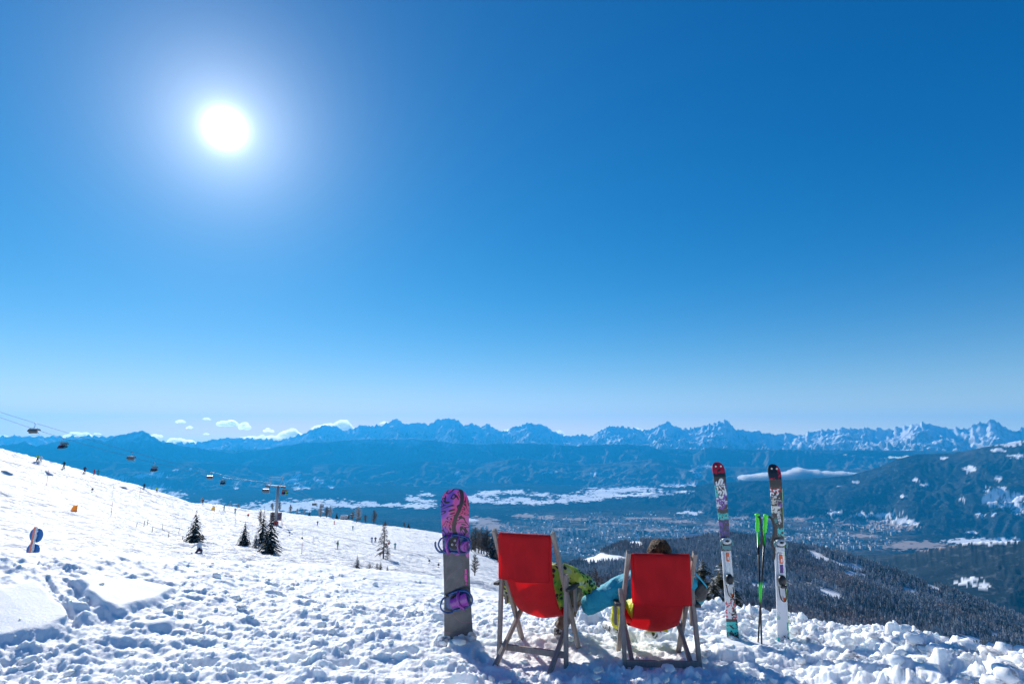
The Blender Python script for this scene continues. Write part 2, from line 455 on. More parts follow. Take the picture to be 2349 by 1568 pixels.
def slope_relief(x, y, r):
    z = ground_z(x, y)
    k = smooth01(14, 30, r); far = smooth01(40, 160, r)
    u, v = x * 0.92 + y * 0.38, -x * 0.38 + y * 0.92
    piste = smooth01(-0.25, 0.2, fbm(u * 0.008 + 3, v * 0.035, 3, 93))          # groomed bands between skied-out snow
    d = 0.22 * fbm(x * 0.10, y * 0.10, 3, 91) * k
    d = d + k * (0.3 + 0.7 * piste) * (0.30 * fbm(u * 0.14, v * 0.55, 4, 99, 0.62) + 0.30 * far * fbm(u * 0.05, v * 0.22, 4, 103, 0.6))
    d = d + (0.06 + 0.05 * k) * fbm(x * 0.8, y * 0.8, 3, 95)
    d = d + 0.10 * (1 - far) * clods(x, y, 1.3, 97, 0.5) * k
    return z, d
r_f = np.exp(np.linspace(math.log(13.9), math.log(880.0), 480))
az_s = np.concatenate([np.linspace(-math.pi, -R(50), 40), np.linspace(-R(48), azim(1500), 720), np.linspace(azim(1520), R(48), 60), np.linspace(R(50), math.pi - 0.08, 40)])
A, RR = np.meshgrid(az_s, r_f)
X, Y = np.sin(A) * RR, np.cos(A) * RR
Z1, D1 = slope_relief(X, Y, RR)
D1 = D1 - 0.10 * (1 - smooth01(14.0, 15.5, RR))
o = grid_mesh('ski_slope', X, Y, Z1 + D1, M_SLOPE, wrap=True)
tag(o, 'broad white ski slope falling away beyond the summit', kind='structure')

# ------------------------------------------------------------------ wooded hillside below
HILL = table({
    900: [(150, 1420), (500, 1410), (900, 1380), (1300, 1350), (1700, 1340)],
    1150: [(150, 1440), (500, 1410), (900, 1370), (1300, 1330), (1600, 1312)],
    1290: [(150, 1480), (500, 1425), (900, 1365), (1300, 1308), (1600, 1290)],
    1350: [(150, 1490), (500, 1430), (900, 1368), (1300, 1306), (1650, 1275)],
    1415: [(150, 1500), (500, 1435), (900, 1372), (1300, 1304), (1700, 1241)],
    1480: [(150, 1505), (500, 1440), (900, 1376), (1300, 1304), (1700, 1232)],
    1560: [(150, 1510), (500, 1445), (900, 1380), (1300, 1306), (1700, 1237)],
    1644: [(150, 1515), (500, 1450), (900, 1385), (1300, 1306), (1720, 1222)],
    1700: [(150, 1520), (500, 1460), (900, 1392), (1300, 1310), (1720, 1221)],
    1797: [(150, 1550), (500, 1485), (900, 1412), (1300, 1328), (1720, 1241)],
    1937: [(150, 1580), (500, 1510), (900, 1436), (1300, 1348), (1720, 1262)],
    2060: [(150, 1600), (500, 1530), (900, 1460), (1300, 1380), (1680, 1307)],
    2184: [(150, 1630), (500, 1565), (900, 1496), (1300, 1414), (1640, 1348)],
    2349: [(150, 1690), (500, 1625), (900, 1556), (1300, 1476), (1600, 1415)],
    2800: [(150, 1900), (500, 1850), (900, 1790), (1300, 1700), (1500, 1650)],
}, [(60, -110)], [(250, -90), (600, -380), (1500, -700)], 60.0, 4200.0)
def hill_z(x, y):
    r = np.hypot(x, y)
    z = sample(HILL, np.arctan2(x, y), r)
    k = smooth01(120, 400, r)
    u, v = x * 0.8 + y * 0.6, -x * 0.6 + y * 0.8
    z = z - 26 * k * (1 - ridged(u / 330.0, v / 800.0, 3, 201)) * smooth01(1720, 1500, r) - 8 * k * (1 - ridged(u / 110.0, v / 240.0, 2, 207))
    return z
CLEAR = [                                                    # pistes and meadows, in the photograph
    [(1318, 1271), (1375, 1266), (1423, 1274), (1440, 1284), (1360, 1288), (1300, 1282)],
    [(1392, 1238), (1428, 1234), (1436, 1243), (1398, 1250)],
    [(1432, 1236), (1462, 1236), (1484, 1252), (1470, 1256), (1440, 1248)],
    [(1840, 1258), (1870, 1264), (1990, 1306), (1975, 1312), (1880, 1284)],
    [(1930, 1310), (1985, 1316), (1988, 1326), (1940, 1322)],
    [(2090, 1322), (2110, 1326), (2160, 1350), (2150, 1355)],
    [(2070, 1348), (2105, 1353), (2108, 1362), (2075, 1357)],
    [(1715, 1336), (1750, 1340), (1775, 1356), (1745, 1358), (1712, 1346)],
    [(1878, 1344), (1925, 1356), (1940, 1378), (1890, 1366)],
    [(2160, 1462), (2220, 1455), (2260, 1470), (2220, 1482), (2175, 1476)],
    [(2270, 1448), (2300, 1452), (2300, 1462), (2272, 1458)],
    [(1880, 1425), (1925, 1432), (1960, 1448), (1900, 1445)],
]
def clear_mask(x, y, z, soft=3.0):
    px, py = to_px(x, y, z)
    wx = 10 * fbm(x / 90.0, y / 90.0, 3, 211); wy = 4 * fbm(x / 90.0, y / 90.0, 3, 213)
    m = np.zeros_like(x)
    for p in CLEAR: m = np.maximum(m, poly_mask(px + wx, py + wy, p, soft))
    return m
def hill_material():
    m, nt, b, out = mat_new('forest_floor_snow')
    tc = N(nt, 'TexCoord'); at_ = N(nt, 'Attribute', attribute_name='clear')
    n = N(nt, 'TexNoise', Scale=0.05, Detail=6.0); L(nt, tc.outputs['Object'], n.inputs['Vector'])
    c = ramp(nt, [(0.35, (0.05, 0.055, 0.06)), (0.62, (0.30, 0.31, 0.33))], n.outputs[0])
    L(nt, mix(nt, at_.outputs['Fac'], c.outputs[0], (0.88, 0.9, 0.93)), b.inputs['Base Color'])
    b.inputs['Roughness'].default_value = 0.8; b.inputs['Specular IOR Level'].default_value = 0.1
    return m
az_h = np.linspace(azim(1000), azim(2720), 420); r_h = np.exp(np.linspace(math.log(110), math.log(3600), 300))
A, RR = np.meshgrid(az_h, r_h); X, Y = np.sin(A) * RR, np.cos(A) * RR
Zh = hill_z(X, Y)
o = grid_mesh('hillside', X, Y, Zh, hill_material(), {'clear': clear_mask(X, Y, Zh)})
tag(o, 'snowy ground of the wooded hillside below the summit', kind='structure')

# ------------------------------------------------------------------ the wide valley and the ranges around it
VALLEY_Z = -1400.0
# (cx, cy, rx, ry, tilt) snow-covered fields and brown fields as the photograph shows them
SNOW_FIELDS = [(660, 1160, 100, 9), (740, 1152, 60, 6), (640, 1168, 70, 4), (800, 1159, 45, 3.5), (845, 1153, 18, 4), (878, 1158, 36, 3), (905, 1156, 22, 3),
    (940, 1159, 26, 3), (965, 1159, 42, 5), (945, 1143, 20, 5), (978, 1133, 16, 4), (975, 1148, 24, 3), (1072, 1140, 22, 6), (1100, 1147, 40, 5), (1120, 1133, 26, 6), (1135, 1128, 14, 4),
    (1180, 1128, 30, 4), (1190, 1146, 34, 6), (1232, 1152, 34, 4), (1240, 1133, 24, 4), (1150, 1152, 25, 3), (1290, 1148, 30, 5), (1310, 1138, 40, 4), (1345, 1143, 40, 5), (1375, 1127, 40, 5),
    (1420, 1124, 60, 5), (1395, 1135, 45, 5), (1465, 1120, 45, 4), (1500, 1131, 40, 3), (1550, 1112, 28, 4), (1585, 1110, 18, 3), (1470, 1136, 40, 2.5), (1545, 1127, 40, 2.5),
    (1585, 1176, 26, 4), (1075, 1192, 20, 3), (258, 1096, 30, 6), (320, 1093, 14, 5), (358, 1088, 26, 4.5), (361, 1119, 20, 6), (404, 1134, 24, 6), (486, 1150, 18, 4),
    (405, 1078, 6, 3), (437, 1075, 4, 2), (544, 1108, 6, 2.5), (573, 1106, 5, 2), (541, 1118, 7, 2), (655, 1105, 10, 3), (676, 1100, 11, 6), (683, 1092, 6, 7), (688, 1117, 18, 4), (707, 1105, 7, 3.5),
    (733, 1103, 15, 4), (764, 1101, 4, 2), (757, 1116, 8, 2.5), (617, 1112, 8, 4), (1363, 1087, 12, 4), (1262, 1083, 12, 2.5), (1050, 1085, 8, 4),
    (1620, 1070, 32, 3), (1602, 1088, 7, 5), (1590, 1079, 8, 3), (2060, 1193, 34, 4), (2080, 1198, 26, 6), (1916, 1176, 16, 4), (1980, 1181, 22, 4), (2030, 1179, 26, 4),
    (2250, 1241, 66, 6), (2310, 1237, 28, 4), (2190, 1240, 20, 4), (2230, 1220, 14, 3), (2285, 1130, 24, 9), (2272, 1145, 22, 8), (2300, 1122, 10, 5), (2325, 1150, 24, 12), (2340, 1170, 16, 9),
    (2335, 1136, 14, 7), (2295, 1158, 14, 4), (2247, 1180, 9, 4), (2278, 1177, 10, 3), (2208, 1144, 7, 3), (2120, 1112, 10, 3), (2165, 1050, 8, 3), (2310, 1019, 26, 4), (2335, 1013, 18, 4), (2290, 1032, 20, 3), (2330, 1046, 16, 4),
    (2226, 1075, 12, 6), (2100, 1100, 8, 3), (1965, 1105, 10, 2), (2072, 1138, 6, 3), (2215, 1335, 22, 7), (2255, 1341, 18, 6), (2235, 1327, 16, 4), (1925, 1115, 5, 2), (2290, 1095, 10, 4)]
BROWN_FIELDS = [(1105, 1194, 34, 8), (1135, 1208, 46, 7), (1204, 1183, 30, 5), (1255, 1186, 22, 4), (1663, 1200, 42, 6), (1870, 1190, 72, 5), (2035, 1203, 70, 12), (2095, 1250, 74, 9), (1960, 1200, 40, 5),
    (1180, 1222, 50, 6), (1330, 1190, 50, 3), (1480, 1188, 60, 2.5), (1420, 1200, 46, 2.5), (1560, 1195, 40, 3), (1500, 1214, 60, 3), (1830, 1232, 60, 3), (1960, 1228, 50, 4), (1630, 1215, 30, 4), (1300, 1213, 50, 3), (1720, 1187, 50, 2.5)]
def field_masks(x, y, z):
    px, py = to_px(x, y, z); r = np.hypot(x, y)
    wx = fbm(px * 0.06, py * 0.30, 4, 301, 0.6); wy = fbm(px * 0.06, py * 0.25, 4, 305, 0.65)
    def blob(lst, gx, gy):
        m = np.zeros_like(x)
        for cx, cy, rx, ry in lst:
            if cx + rx * 2 < px.min() or cx - rx * 2 > px.max(): continue
            sel = (np.abs(px - cx) < rx * 2.2) & (np.abs(py - cy) < ry * 2.2 + 4)
            if not sel.any(): continue
            d = np.hypot((px[sel] + gx * rx * wx[sel] - cx) / rx, (py[sel] + gy * ry * wy[sel] - cy) / ry)
            m[sel] = np.maximum(m[sel], 1 - smooth01(0.88, 1.12, d))
        return m
    return blob(SNOW_FIELDS, 0.75, 1.0), blob(BROWN_FIELDS, 0.5, 0.7)
def country_material(name, lo, mid_, hi):
    """forest, fields, towns and snow of the far country, by the cover each place has"""
    m, nt, b, out = mat_new(name)
    tc = N(nt, 'TexCoord')
    n1 = N(nt, 'TexNoise', Scale=0.0011, Detail=7.0, Roughness=0.62); L(nt, tc.outputs['Object'], n1.inputs['Vector'])
    n2 = N(nt, 'TexNoise', Scale=0.006, Detail=4.0, Roughness=0.7); L(nt, tc.outputs['Object'], n2.inputs['Vector'])
    forest = ramp(nt, [(0.38, lo), (0.62, mid_), (0.8, hi)], n1.outputs[0])
    open_ = ramp(nt, [(0.42, (0.05, 0.055, 0.05)), (0.56, (0.16, 0.13, 0.11)), (0.68, (0.33, 0.30, 0.28))], n2.outputs[0])
    n3 = N(nt, 'TexNoise', Scale=0.018, Detail=5.0, Roughness=0.7); L(nt, tc.outputs['Object'], n3.inputs['Vector'])
    glade = ramp(nt, [(0.54, 0.0), (0.74, 0.5)], n3.outputs[0])
    a_open = N(nt, 'Attribute', attribute_name='open'); a_snow = N(nt, 'Attribute', attribute_name='snow'); a_brown = N(nt, 'Attribute', attribute_name='brown')
    c = mix(nt, a_open.outputs['Fac'], forest.outputs[0], open_.outputs[0])
    c = mix(nt, glade.outputs[0], c, (0.26, 0.26, 0.27))
    c = mix(nt, a_brown.outputs['Fac'], c, (0.42, 0.33, 0.29))
    c = mix(nt, a_snow.outputs['Fac'], c, (0.90, 0.91, 0.93))
    L(nt, c, b.inputs['Base Color'])
    b.inputs['Roughness'].default_value = 1.0; b.inputs['Specular IOR Level'].default_value = 0.0
    return m
M_LAND = country_material('valley_country', (0.010, 0.014, 0.014), (0.022, 0.028, 0.028), (0.06, 0.065, 0.065))
M_RANGE = country_material('bare_winter_woods', (0.10, 0.10, 0.10), (0.17, 0.165, 0.165), (0.30, 0.295, 0.295))
M_WOODS = country_material('conifer_slopes', (0.018, 0.024, 0.026), (0.040, 0.046, 0.048), (0.11, 0.112, 0.115))
# valley floor
az_v = np.linspace(-R(50), R(52), 1000)
py_v = np.concatenate([np.linspace(1068, 1300, 300), np.linspace(1304, 1500, 40)])
r_v = np.sort((CAM_H - VALLEY_Z) * FPX * 1.04 / (py_v - HORIZON))
A, RR = np.meshgrid(az_v, r_v); X, Y = np.sin(A) * RR, np.cos(A) * RR
rise = smooth01(15000, 21000, RR)
Zv = VALLEY_Z + 55 * (1 - np.abs(fbm(X / 5200, Y / 5200, 3, 311))) + 18 * fbm(X / 1100, Y / 1100, 3, 315) + 90 * ridged(X / 4200, Y / 4200, 3, 317) * smooth01(10500, 16500, RR) + 120 * rise
sm, bm_ = field_masks(X, Y, Zv)
PX, PY = to_px(X, Y, Zv)
town = poly_mask(PX, PY, [(1090, 1225), (1230, 1185), (1420, 1176), (1760, 1180), (1980, 1190), (2130, 1200), (2050, 1262), (1800, 1290), (1200, 1300)], 16)
opn = town * smooth01(-0.5, 0.35, fbm(X / 620, Y / 620, 4, 321)) * 0.85 + 0.15 * smooth01(0.2, 0.7, fbm(X / 1900, Y / 900, 3, 325))
o = grid_mesh('valley', X, Y, Zv, M_LAND, {'snow': sm, 'brown': bm_, 'open': np.clip(opn, 0, 1)})
tag(o, 'wide blue valley floor with snow fields and brown fields', kind='structure')

def crest_fn(pts, rc, jag, seed, freq):
    pts = sorted(pts); a = np.array([azim(p[0], p[1]) for p in pts]); z = np.array([CAM_H + slope(p[0], p[1]) * rc for p in pts])
    def f(az, q=1.0): return np.interp(az, a, z) + jag * q ** 7 * fbm(az * freq, az * 0 + 3.3, 5, seed, 0.55)
    return f
def range_mesh(name, pts, r0, rc, r1, base, mat, jag, freq, seed, carve, sx, sr, ncol, nrow, a0=-R(50), a1=R(52), gpow=0.9, label='', fields=True, snowline=None, back=0.5):
    cf = crest_fn(pts, rc, jag, seed, freq)
    az = np.linspace(a0, a1, ncol); t = np.linspace(0, 1, nrow) ** 1.0
    rr = r0 + (r1 - r0) * t
    A, RR = np.meshgrid(az, rr); X, Y = np.sin(A) * RR, np.cos(A) * RR
    warp = 0.035 * fbm(X / (sx * 3.0), Y / (sx * 3.0), 3, seed + 40)
    q = np.clip((RR - r0) / (rc - r0), 0, 1)
    cz = cf(A + warp * (1 - q) * 1.0, q)
    cz0 = cf(A)
    g = q ** gpow
    z = base + (cz - base) * g
    env = np.sin(np.pi * np.clip(q, 0, 1) ** 0.8) ** 0.7 * (1 - smooth01(0.985, 1.0, q))
    u = X / sx + 0.55 * fbm(X / (sx * 1.4), Y / (sx * 1.4), 3, seed + 50); v = Y / sr + 0.4 * fbm(X / (sx * 1.4) + 7, Y / (sx * 1.4), 3, seed + 60)
    rd = ridged(u, v, 4, seed + 70, 0.5)
    wu, wv = X + 300 * fbm(X / 900, Y / 900, 2, seed + 75), Y + 300 * fbm(X / 900, Y / 900, 2, seed + 76)
    r2 = ridged(wu / (sx * 0.36), wv / (sr * 0.30), 3, seed + 77, 0.55)
    r3 = ridged(wu / (sx * 0.13), wv / (sr * 0.10), 2, seed + 78, 0.5)
    z = z - env * carve * (1.7 * (1 - rd) + 0.75 * (1 - r2) + 0.32 * (1 - r3))
    backs = np.clip((RR - rc) / (r1 - rc), 0, 1)
    z = np.where(RR > rc, cz0 + (base - cz0) * backs * back, z)
    at_ = {}
    if fields:
        s, bmk = field_masks(X, Y, z)
        at_ = {'snow': s, 'brown': bmk, 'open': 0.25 * smooth01(0.2, 0.7, fbm(X / 1500, Y / 1500, 3, seed + 80))}
    if snowline is not None:
        gr = np.gradient(z, axis=0) / np.gradient(RR, axis=0); gc = np.gradient(z, axis=1) / (np.gradient(A, axis=1) * RR)
        st = np.hypot(gr, gc)
        n = fbm(X / 900, Y / 900, 4, seed + 90)
        s = smooth01(snowline[0], snowline[1], z + 250 * n) * (1 - 0.75 * smooth01(snowline[2], snowline[3], st + 0.25 * n))
        if fields: s = np.maximum(s, at_['snow'])
        at_ = {'snow': s, 'brown': at_.get('brown', s * 0), 'open': at_.get('open', s * 0)}
    o = grid_mesh(name, X, Y, z, mat, at_)
    tag(o, label, kind='structure')
    return o
FAR = [(-200, 985), (0, 1000), (240, 1000), (414, 1016), (456, 1013), (526, 1003), (561, 1005), (596, 1006), (648, 1008), (673, 1001), (701, 991), (743, 975), (771, 977), (792, 987), (823, 977), (874, 975), (909, 960), (927, 970), (951, 968), (987, 973), (1000, 963), (1029, 957), (1050, 964),
    (1067, 977), (1085, 970), (1102, 980), (1116, 969), (1141, 984), (1158, 989), (1183, 978), (1221, 969), (1250, 977), (1278, 992), (1302, 1001), (1330, 996), (1358, 998), (1393, 978), (1428, 978), (1442, 980), (1477, 987), (1505, 980), (1528, 966), (1548, 977), (1565, 982), (1599, 980), (1628, 974),
    (1665, 961), (1686, 982), (1719, 988), (1744, 990), (1781, 996), (1805, 992), (1838, 996), (1867, 988), (1916, 982), (1986, 980), (2036, 984), (2073, 976), (2114, 968), (2168, 982), (2205, 982), (2246, 970), (2279, 963), (2308, 980), (2328, 988), (2349, 978), (2600, 985)]
FRONT = [(-200, 1030), (0, 1022), (56, 1012), (84, 1022), (154, 1006), (210, 1003), (242, 1010), (266, 998), (291, 994), (326, 986), (375, 1015), (389, 1015), (414, 1021), (470, 1030), (526, 1038), (596, 1031), (648, 1021), (701, 1014), (741, 1013), (811, 1006), (951, 1005), (1021, 1012), (1092, 1019), (1179, 1015), (1267, 1017),
    (1320, 1022), (1372, 1019), (1442, 1017), (1488, 1020), (1523, 1036), (1565, 1043), (1591, 1042), (1624, 1023), (1661, 1029), (1723, 1040), (1789, 1029), (1896, 1038), (2020, 1050), (2150, 1052), (2349, 1050), (2600, 1040)]
MID = [(-200, 1050), (0, 1046), (120, 1052), (240, 1058), (330, 1064), (420, 1058), (520, 1062), (640, 1070), (740, 1064), (860, 1066), (980, 1058), (1090, 1066), (1190, 1050), (1250, 1056), (1330, 1066), (1420, 1060), (1500, 1052), (1560, 1064), (1660, 1070), (1760, 1072), (1900, 1075), (2349, 1080), (2600, 1080)]
range_mesh('far_mountains', FAR, 23800, 27400, 29400, -330, M_RANGE, 78, 210, 401, 460, 1700, 2100, 1400, 180, label='pale jagged snow covered mountains along the horizon', fields=False, snowline=(-700, -250, 1.2, 2.4))
range_mesh('front_mountains', FRONT, 18300, 22600, 24600, -1330, M_RANGE, 30, 190, 431, 520, 2100, 3600, 1200, 140, label='dark blue mountain range beyond the valley', gpow=0.85, snowline=(-350, 450, 0.8, 1.5))
range_mesh('foothills', MID, 16200, 19300, 21500, -1340, M_RANGE, 10, 120, 461, 240, 1500, 2300, 1000, 100, label='wooded foothills at the edge of the valley', gpow=0.8)
RIGHT = [(1250, 1165), (1380, 1150), (1500, 1130), (1566, 1117), (1640, 1107), (1750, 1101), (1850, 1098), (1950, 1089), (2010, 1072), (2060, 1051), (2102, 1041), (2184, 1038), (2287, 1019), (2349, 1007), (2600, 970), (2800, 960)]
range_mesh('wooded_mountain', RIGHT, 10400, 13400, 15200, -1390, M_WOODS, 7, 140, 491, 190, 1300, 1900, 620, 160, a0=azim(1230), a1=azim(2800), gpow=0.75, label='broad dark wooded mountain at the right of the valley')
LOW = [(1900, 1320), (2000, 1292), (2044, 1281), (2102, 1264), (2168, 1252), (2225, 1242), (2300, 1240), (2349, 1239), (2600, 1215)]
range_mesh('wooded_hill', LOW, 3500, 5000, 6400, -1200, M_WOODS, 6, 220, 521, 45, 900, 700, 320, 110, a0=azim(1890), a1=azim(2800), gpow=0.7, label='dark wooded hill rising at the lower right')
# ------------------------------------------------------------------ air
def haze_box():
    bm = bmesh.new()
    x0, x1, y0, y1, z0, z1 = -36000, 36000, -6000, 29900, -1480, 1290
    v = [bm.verts.new(p) for p in ((x0, y0, z0), (x1, y0, z0), (x1, y1, z0), (x0, y1, z0), (x0, y0, z1), (x1, y0, z1), (x1, y1, z1), (x0, y1, z1))]
    for f in ((3, 2, 1, 0), (4, 5, 6, 7), (0, 1, 5, 4), (1, 2, 6, 5), (2, 3, 7, 6), (3, 0, 4, 7)): bm.faces.new([v[i] for i in f])
    me = bpy.data.meshes.new('haze'); bm.to_mesh(me); bm.free()
    m = bpy.data.materials.new('blue_air'); m.use_nodes = True; nt = m.node_tree; nt.nodes.clear()
    out = nt.nodes.new('ShaderNodeOutputMaterial'); v = nt.nodes.new('ShaderNodeVolumePrincipled')
    v.inputs['Color'].default_value = (0.02, 0.44, 0.93, 1)
    v.inputs['Density'].default_value = 3.5e-5
    v.inputs['Anisotropy'].default_value = 0.25
    nt.links.new(v.outputs[0], out.inputs['Volume'])
    o = link_mesh('haze', me, m)
    tag(o, 'thin blue air that veils the far valley and mountains', kind='stuff')
haze_box()

# ------------------------------------------------------------------ mesh building helpers
class MB:
    """collects shapes; build() links them as one mesh object"""
    def __init__(s): s.v = []; s.f = []; s.m = []; s.mi = 0
    def add(s, vs, fs):
        k = len(s.v); s.v += [tuple(p) for p in vs]; s.f += [tuple(i + k for i in f) for f in fs]; s.m += [s.mi] * len(fs); return s
    def box(s, c, size, rot=None):
        x, y, z = (a / 2 for a in size); c = Vector(c); M = rot or Matrix.Identity(3)
        vs = [c + M @ Vector(p) for p in ((-x, -y, -z), (x, -y, -z), (x, y, -z), (-x, y, -z), (-x, -y, z), (x, -y, z), (x, y, z), (-x, y, z))]
        return s.add(vs, [(3, 2, 1, 0), (4, 5, 6, 7), (0, 1, 5, 4), (1, 2, 6, 5), (2, 3, 7, 6), (3, 0, 4, 7)])
    def bar(s, a, b, w, t, up=(0, 0, 1)):
        """rectangular bar from a to b; w across, t thick"""
        a, b = Vector(a), Vector(b); d = (b - a); ln = d.length; d.normalize()
        side = d.cross(Vector(up))
        if side.length < 1e-4: side = d.cross(Vector((1, 0, 0)))
        side.normalize(); n = side.cross(d)
        M = Matrix((side, n, d)).transposed()
        return s.box((a + b) / 2, (w, t, ln), M)
    def tube(s, pts, rad, n=8, caps=True):
        pts = [Vector(p) for p in pts]; m = len(pts)
        rad = rad if hasattr(rad, '__len__') else [rad] * m
        vs = []; ref = None
        for i, p in enumerate(pts):
            d = (pts[min(i + 1, m - 1)] - pts[max(i - 1, 0)]).normalized()
            if ref is None:
                ref = d.cross(Vector((0, 0, 1)))
                if ref.length < 1e-3: ref = d.cross(Vector((1, 0, 0)))
            ref = (ref - d * ref.dot(d)).normalized(); b = d.cross(ref)
            for k in range(n):
                a = 2 * math.pi * k / n; vs.append(p + (ref * math.cos(a) + b * math.sin(a)) * rad[i])
        fs = [(i * n + k, i * n + (k + 1) % n, (i + 1) * n + (k + 1) % n, (i + 1) * n + k) for i in range(m - 1) for k in range(n)]
        if caps: fs += [tuple(range(n - 1, -1, -1)), tuple((m - 1) * n + k for k in range(n))]
        return s.add(vs, fs)
    def prism(s, outline, depth, M=None, z0=0.0):
        """outline in local xy, extruded along z by depth; M a 4x4 placing it"""
        M = M or Matrix.Identity(4); n = len(outline)
        vs = [M @ Vector((x, y, z0)) for x, y in outline] + [M @ Vector((x, y, z0 + depth)) for x, y in outline]
        fs = [tuple(range(n - 1, -1, -1)), tuple(range(n, 2 * n))] + [(i, (i + 1) % n, n + (i + 1) % n, n + i) for i in range(n)]
        return s.add(vs, fs)
    def sheet(s, rows):
        nr, nc = len(rows), len(rows[0])
        return s.add([p for r in rows for p in r], [(i * nc + j, i * nc + j + 1, (i + 1) * nc + j + 1, (i + 1) * nc + j) for i in range(nr - 1) for j in range(nc - 1)])
    def ball(s, c, r, seg=10, rings=7, M=None):
        c = Vector(c); r = r if hasattr(r, '__len__') else (r, r, r); vs = []; fs = []
        for i in range(rings + 1):
            t = math.pi * i / rings
            for k in range(seg):
                a = 2 * math.pi * k / seg
                p = Vector((r[0] * math.sin(t) * math.cos(a), r[1] * math.sin(t) * math.sin(a), r[2] * math.cos(t)))
                vs.append(c + (M @ p if M else p))
        for i in range(rings):
            for k in range(seg): fs.append((i * seg + k, (i + 1) * seg + k, (i + 1) * seg + (k + 1) % seg, i * seg + (k + 1) % seg))
        return s.add(vs, fs)
    def mesh(s, name, mats, smooth=False, bevel=0.0, solid=0.0, subsurf=0, clean=True):
        me = bpy.data.meshes.new(name); me.from_pydata(s.v, [], s.f)
        for m in (mats if isinstance(mats, (list, tuple)) else [mats]): me.materials.append(m)
        me.polygons.foreach_set('material_index', s.m)
        bm = bmesh.new(); bm.from_mesh(me)
        if clean: bmesh.ops.remove_doubles(bm, verts=bm.verts, dist=1e-6)
        bmesh.ops.recalc_face_normals(bm, faces=bm.faces)
        if bevel:
            bmesh.ops.bevel(bm, geom=[e for e in bm.edges if len(e.link_faces) == 2 and e.calc_face_angle(0) > 0.6], offset=bevel, segments=2, affect='EDGES', profile=0.5)
        bm.to_mesh(me); bm.free()
        if smooth: me.polygons.foreach_set('use_smooth', [True] * len(me.polygons))
        me.update()
        if solid or subsurf:
            o = bpy.data.objects.new('tmp', me); COL.objects.link(o)
            if subsurf: q = o.modifiers.new('s', 'SUBSURF'); q.levels = subsurf; q.render_levels = subsurf
            if solid: q = o.modifiers.new('t', 'SOLIDIFY'); q.thickness = solid; q.offset = 0
            me = bake(o, name)
        return me
    def build(s, name, mats, parent=None, **kw): return link_mesh(name, s.mesh(name, mats, **kw), None, parent)
def bake(o, name):
    """replace an object with modifiers by its evaluated mesh"""
    bpy.context.view_layer.update()
    dg = bpy.context.evaluated_depsgraph_get()
    me = bpy.data.meshes.new_from_object(o.evaluated_get(dg), depsgraph=dg)
    me.name = name; bpy.data.objects.remove(o)
    return me
def copy_tree(o, parent=None):
    c = o.copy(); COL.objects.link(c)
    if parent is not None: c.parent = parent
    for ch in o.children: copy_tree(ch, c)
    return c
def skin(name, joints, edges, mats, parent=None, sub=2, link=True):
    """a continuous body grown along a skeleton: joints = [(x, y, z, radius), ...]"""
    me = bpy.data.meshes.new(name); me.from_pydata([j[:3] for j in joints], edges, [])
    o = bpy.data.objects.new(name, me); COL.objects.link(o)
    q = o.modifiers.new('skin', 'SKIN'); q.use_smooth_shade = True
    for i, j in enumerate(joints):
        sv = me.skin_vertices[0].data[i]; r = j[3]
        sv.radius = r if hasattr(r, '__len__') else (r, r); sv.use_root = (i == 0)
    u = o.modifiers.new('sub', 'SUBSURF'); u.levels = sub; u.render_levels = sub
    m2 = bake(o, name)
    m2.materials.clear()
    for m in (mats if isinstance(mats, (list, tuple)) else [mats]): m2.materials.append(m)
    m2.polygons.foreach_set('use_smooth', [True] * len(m2.polygons))
    return link_mesh(name, m2, None, parent) if link else m2

# ------------------------------------------------------------------ forest on the hillside (a wood that reads as one mass)
def forest_material(name, base, frost_amount):
    m, nt, b, out = mat_new(name)
    geo = N(nt, 'NewGeometry'); oi = N(nt, 'ObjectInfo')
    n = N(nt, 'TexNoise', Scale=0.006, Detail=4.0, Roughness=0.6); L(nt, geo.outputs['Position'], n.inputs['Vector'])
    f = N(nt, 'TexNoise', Scale=0.9, Detail=3.0); L(nt, geo.outputs['Position'], f.inputs['Vector'])
    col = ramp(nt, [(0.0, [c * 0.6 for c in base]), (1.0, [c * 1.5 for c in base])], oi.outputs['Random'])
    patch = ramp(nt, [(0.38, 0.25), (0.58, 1.0)], n.outputs[0])
    sep = N(nt, 'SeparateXYZ'); L(nt, geo.outputs['Normal'], sep.inputs[0])
    up = ramp(nt, [(0.15, 0.45), (0.65, 1.0)], sep.outputs['Z'])
    fr = ramp(nt, [(0.35, 0.15), (0.6, 1.0)], f.outputs[0])
    k = mth(nt, 'MULTIPLY', mth(nt, 'MULTIPLY', patch.outputs[0], up.outputs[0]), mth(nt, 'MULTIPLY', fr.outputs[0], frost_amount))
    L(nt, mix(nt, k, col.outputs[0], (0.72, 0.75, 0.80)), b.inputs['Base Color'])
    b.inputs['Roughness'].default_value = 0.85; b.inputs['Specular IOR Level'].default_value = 0.1
    return m
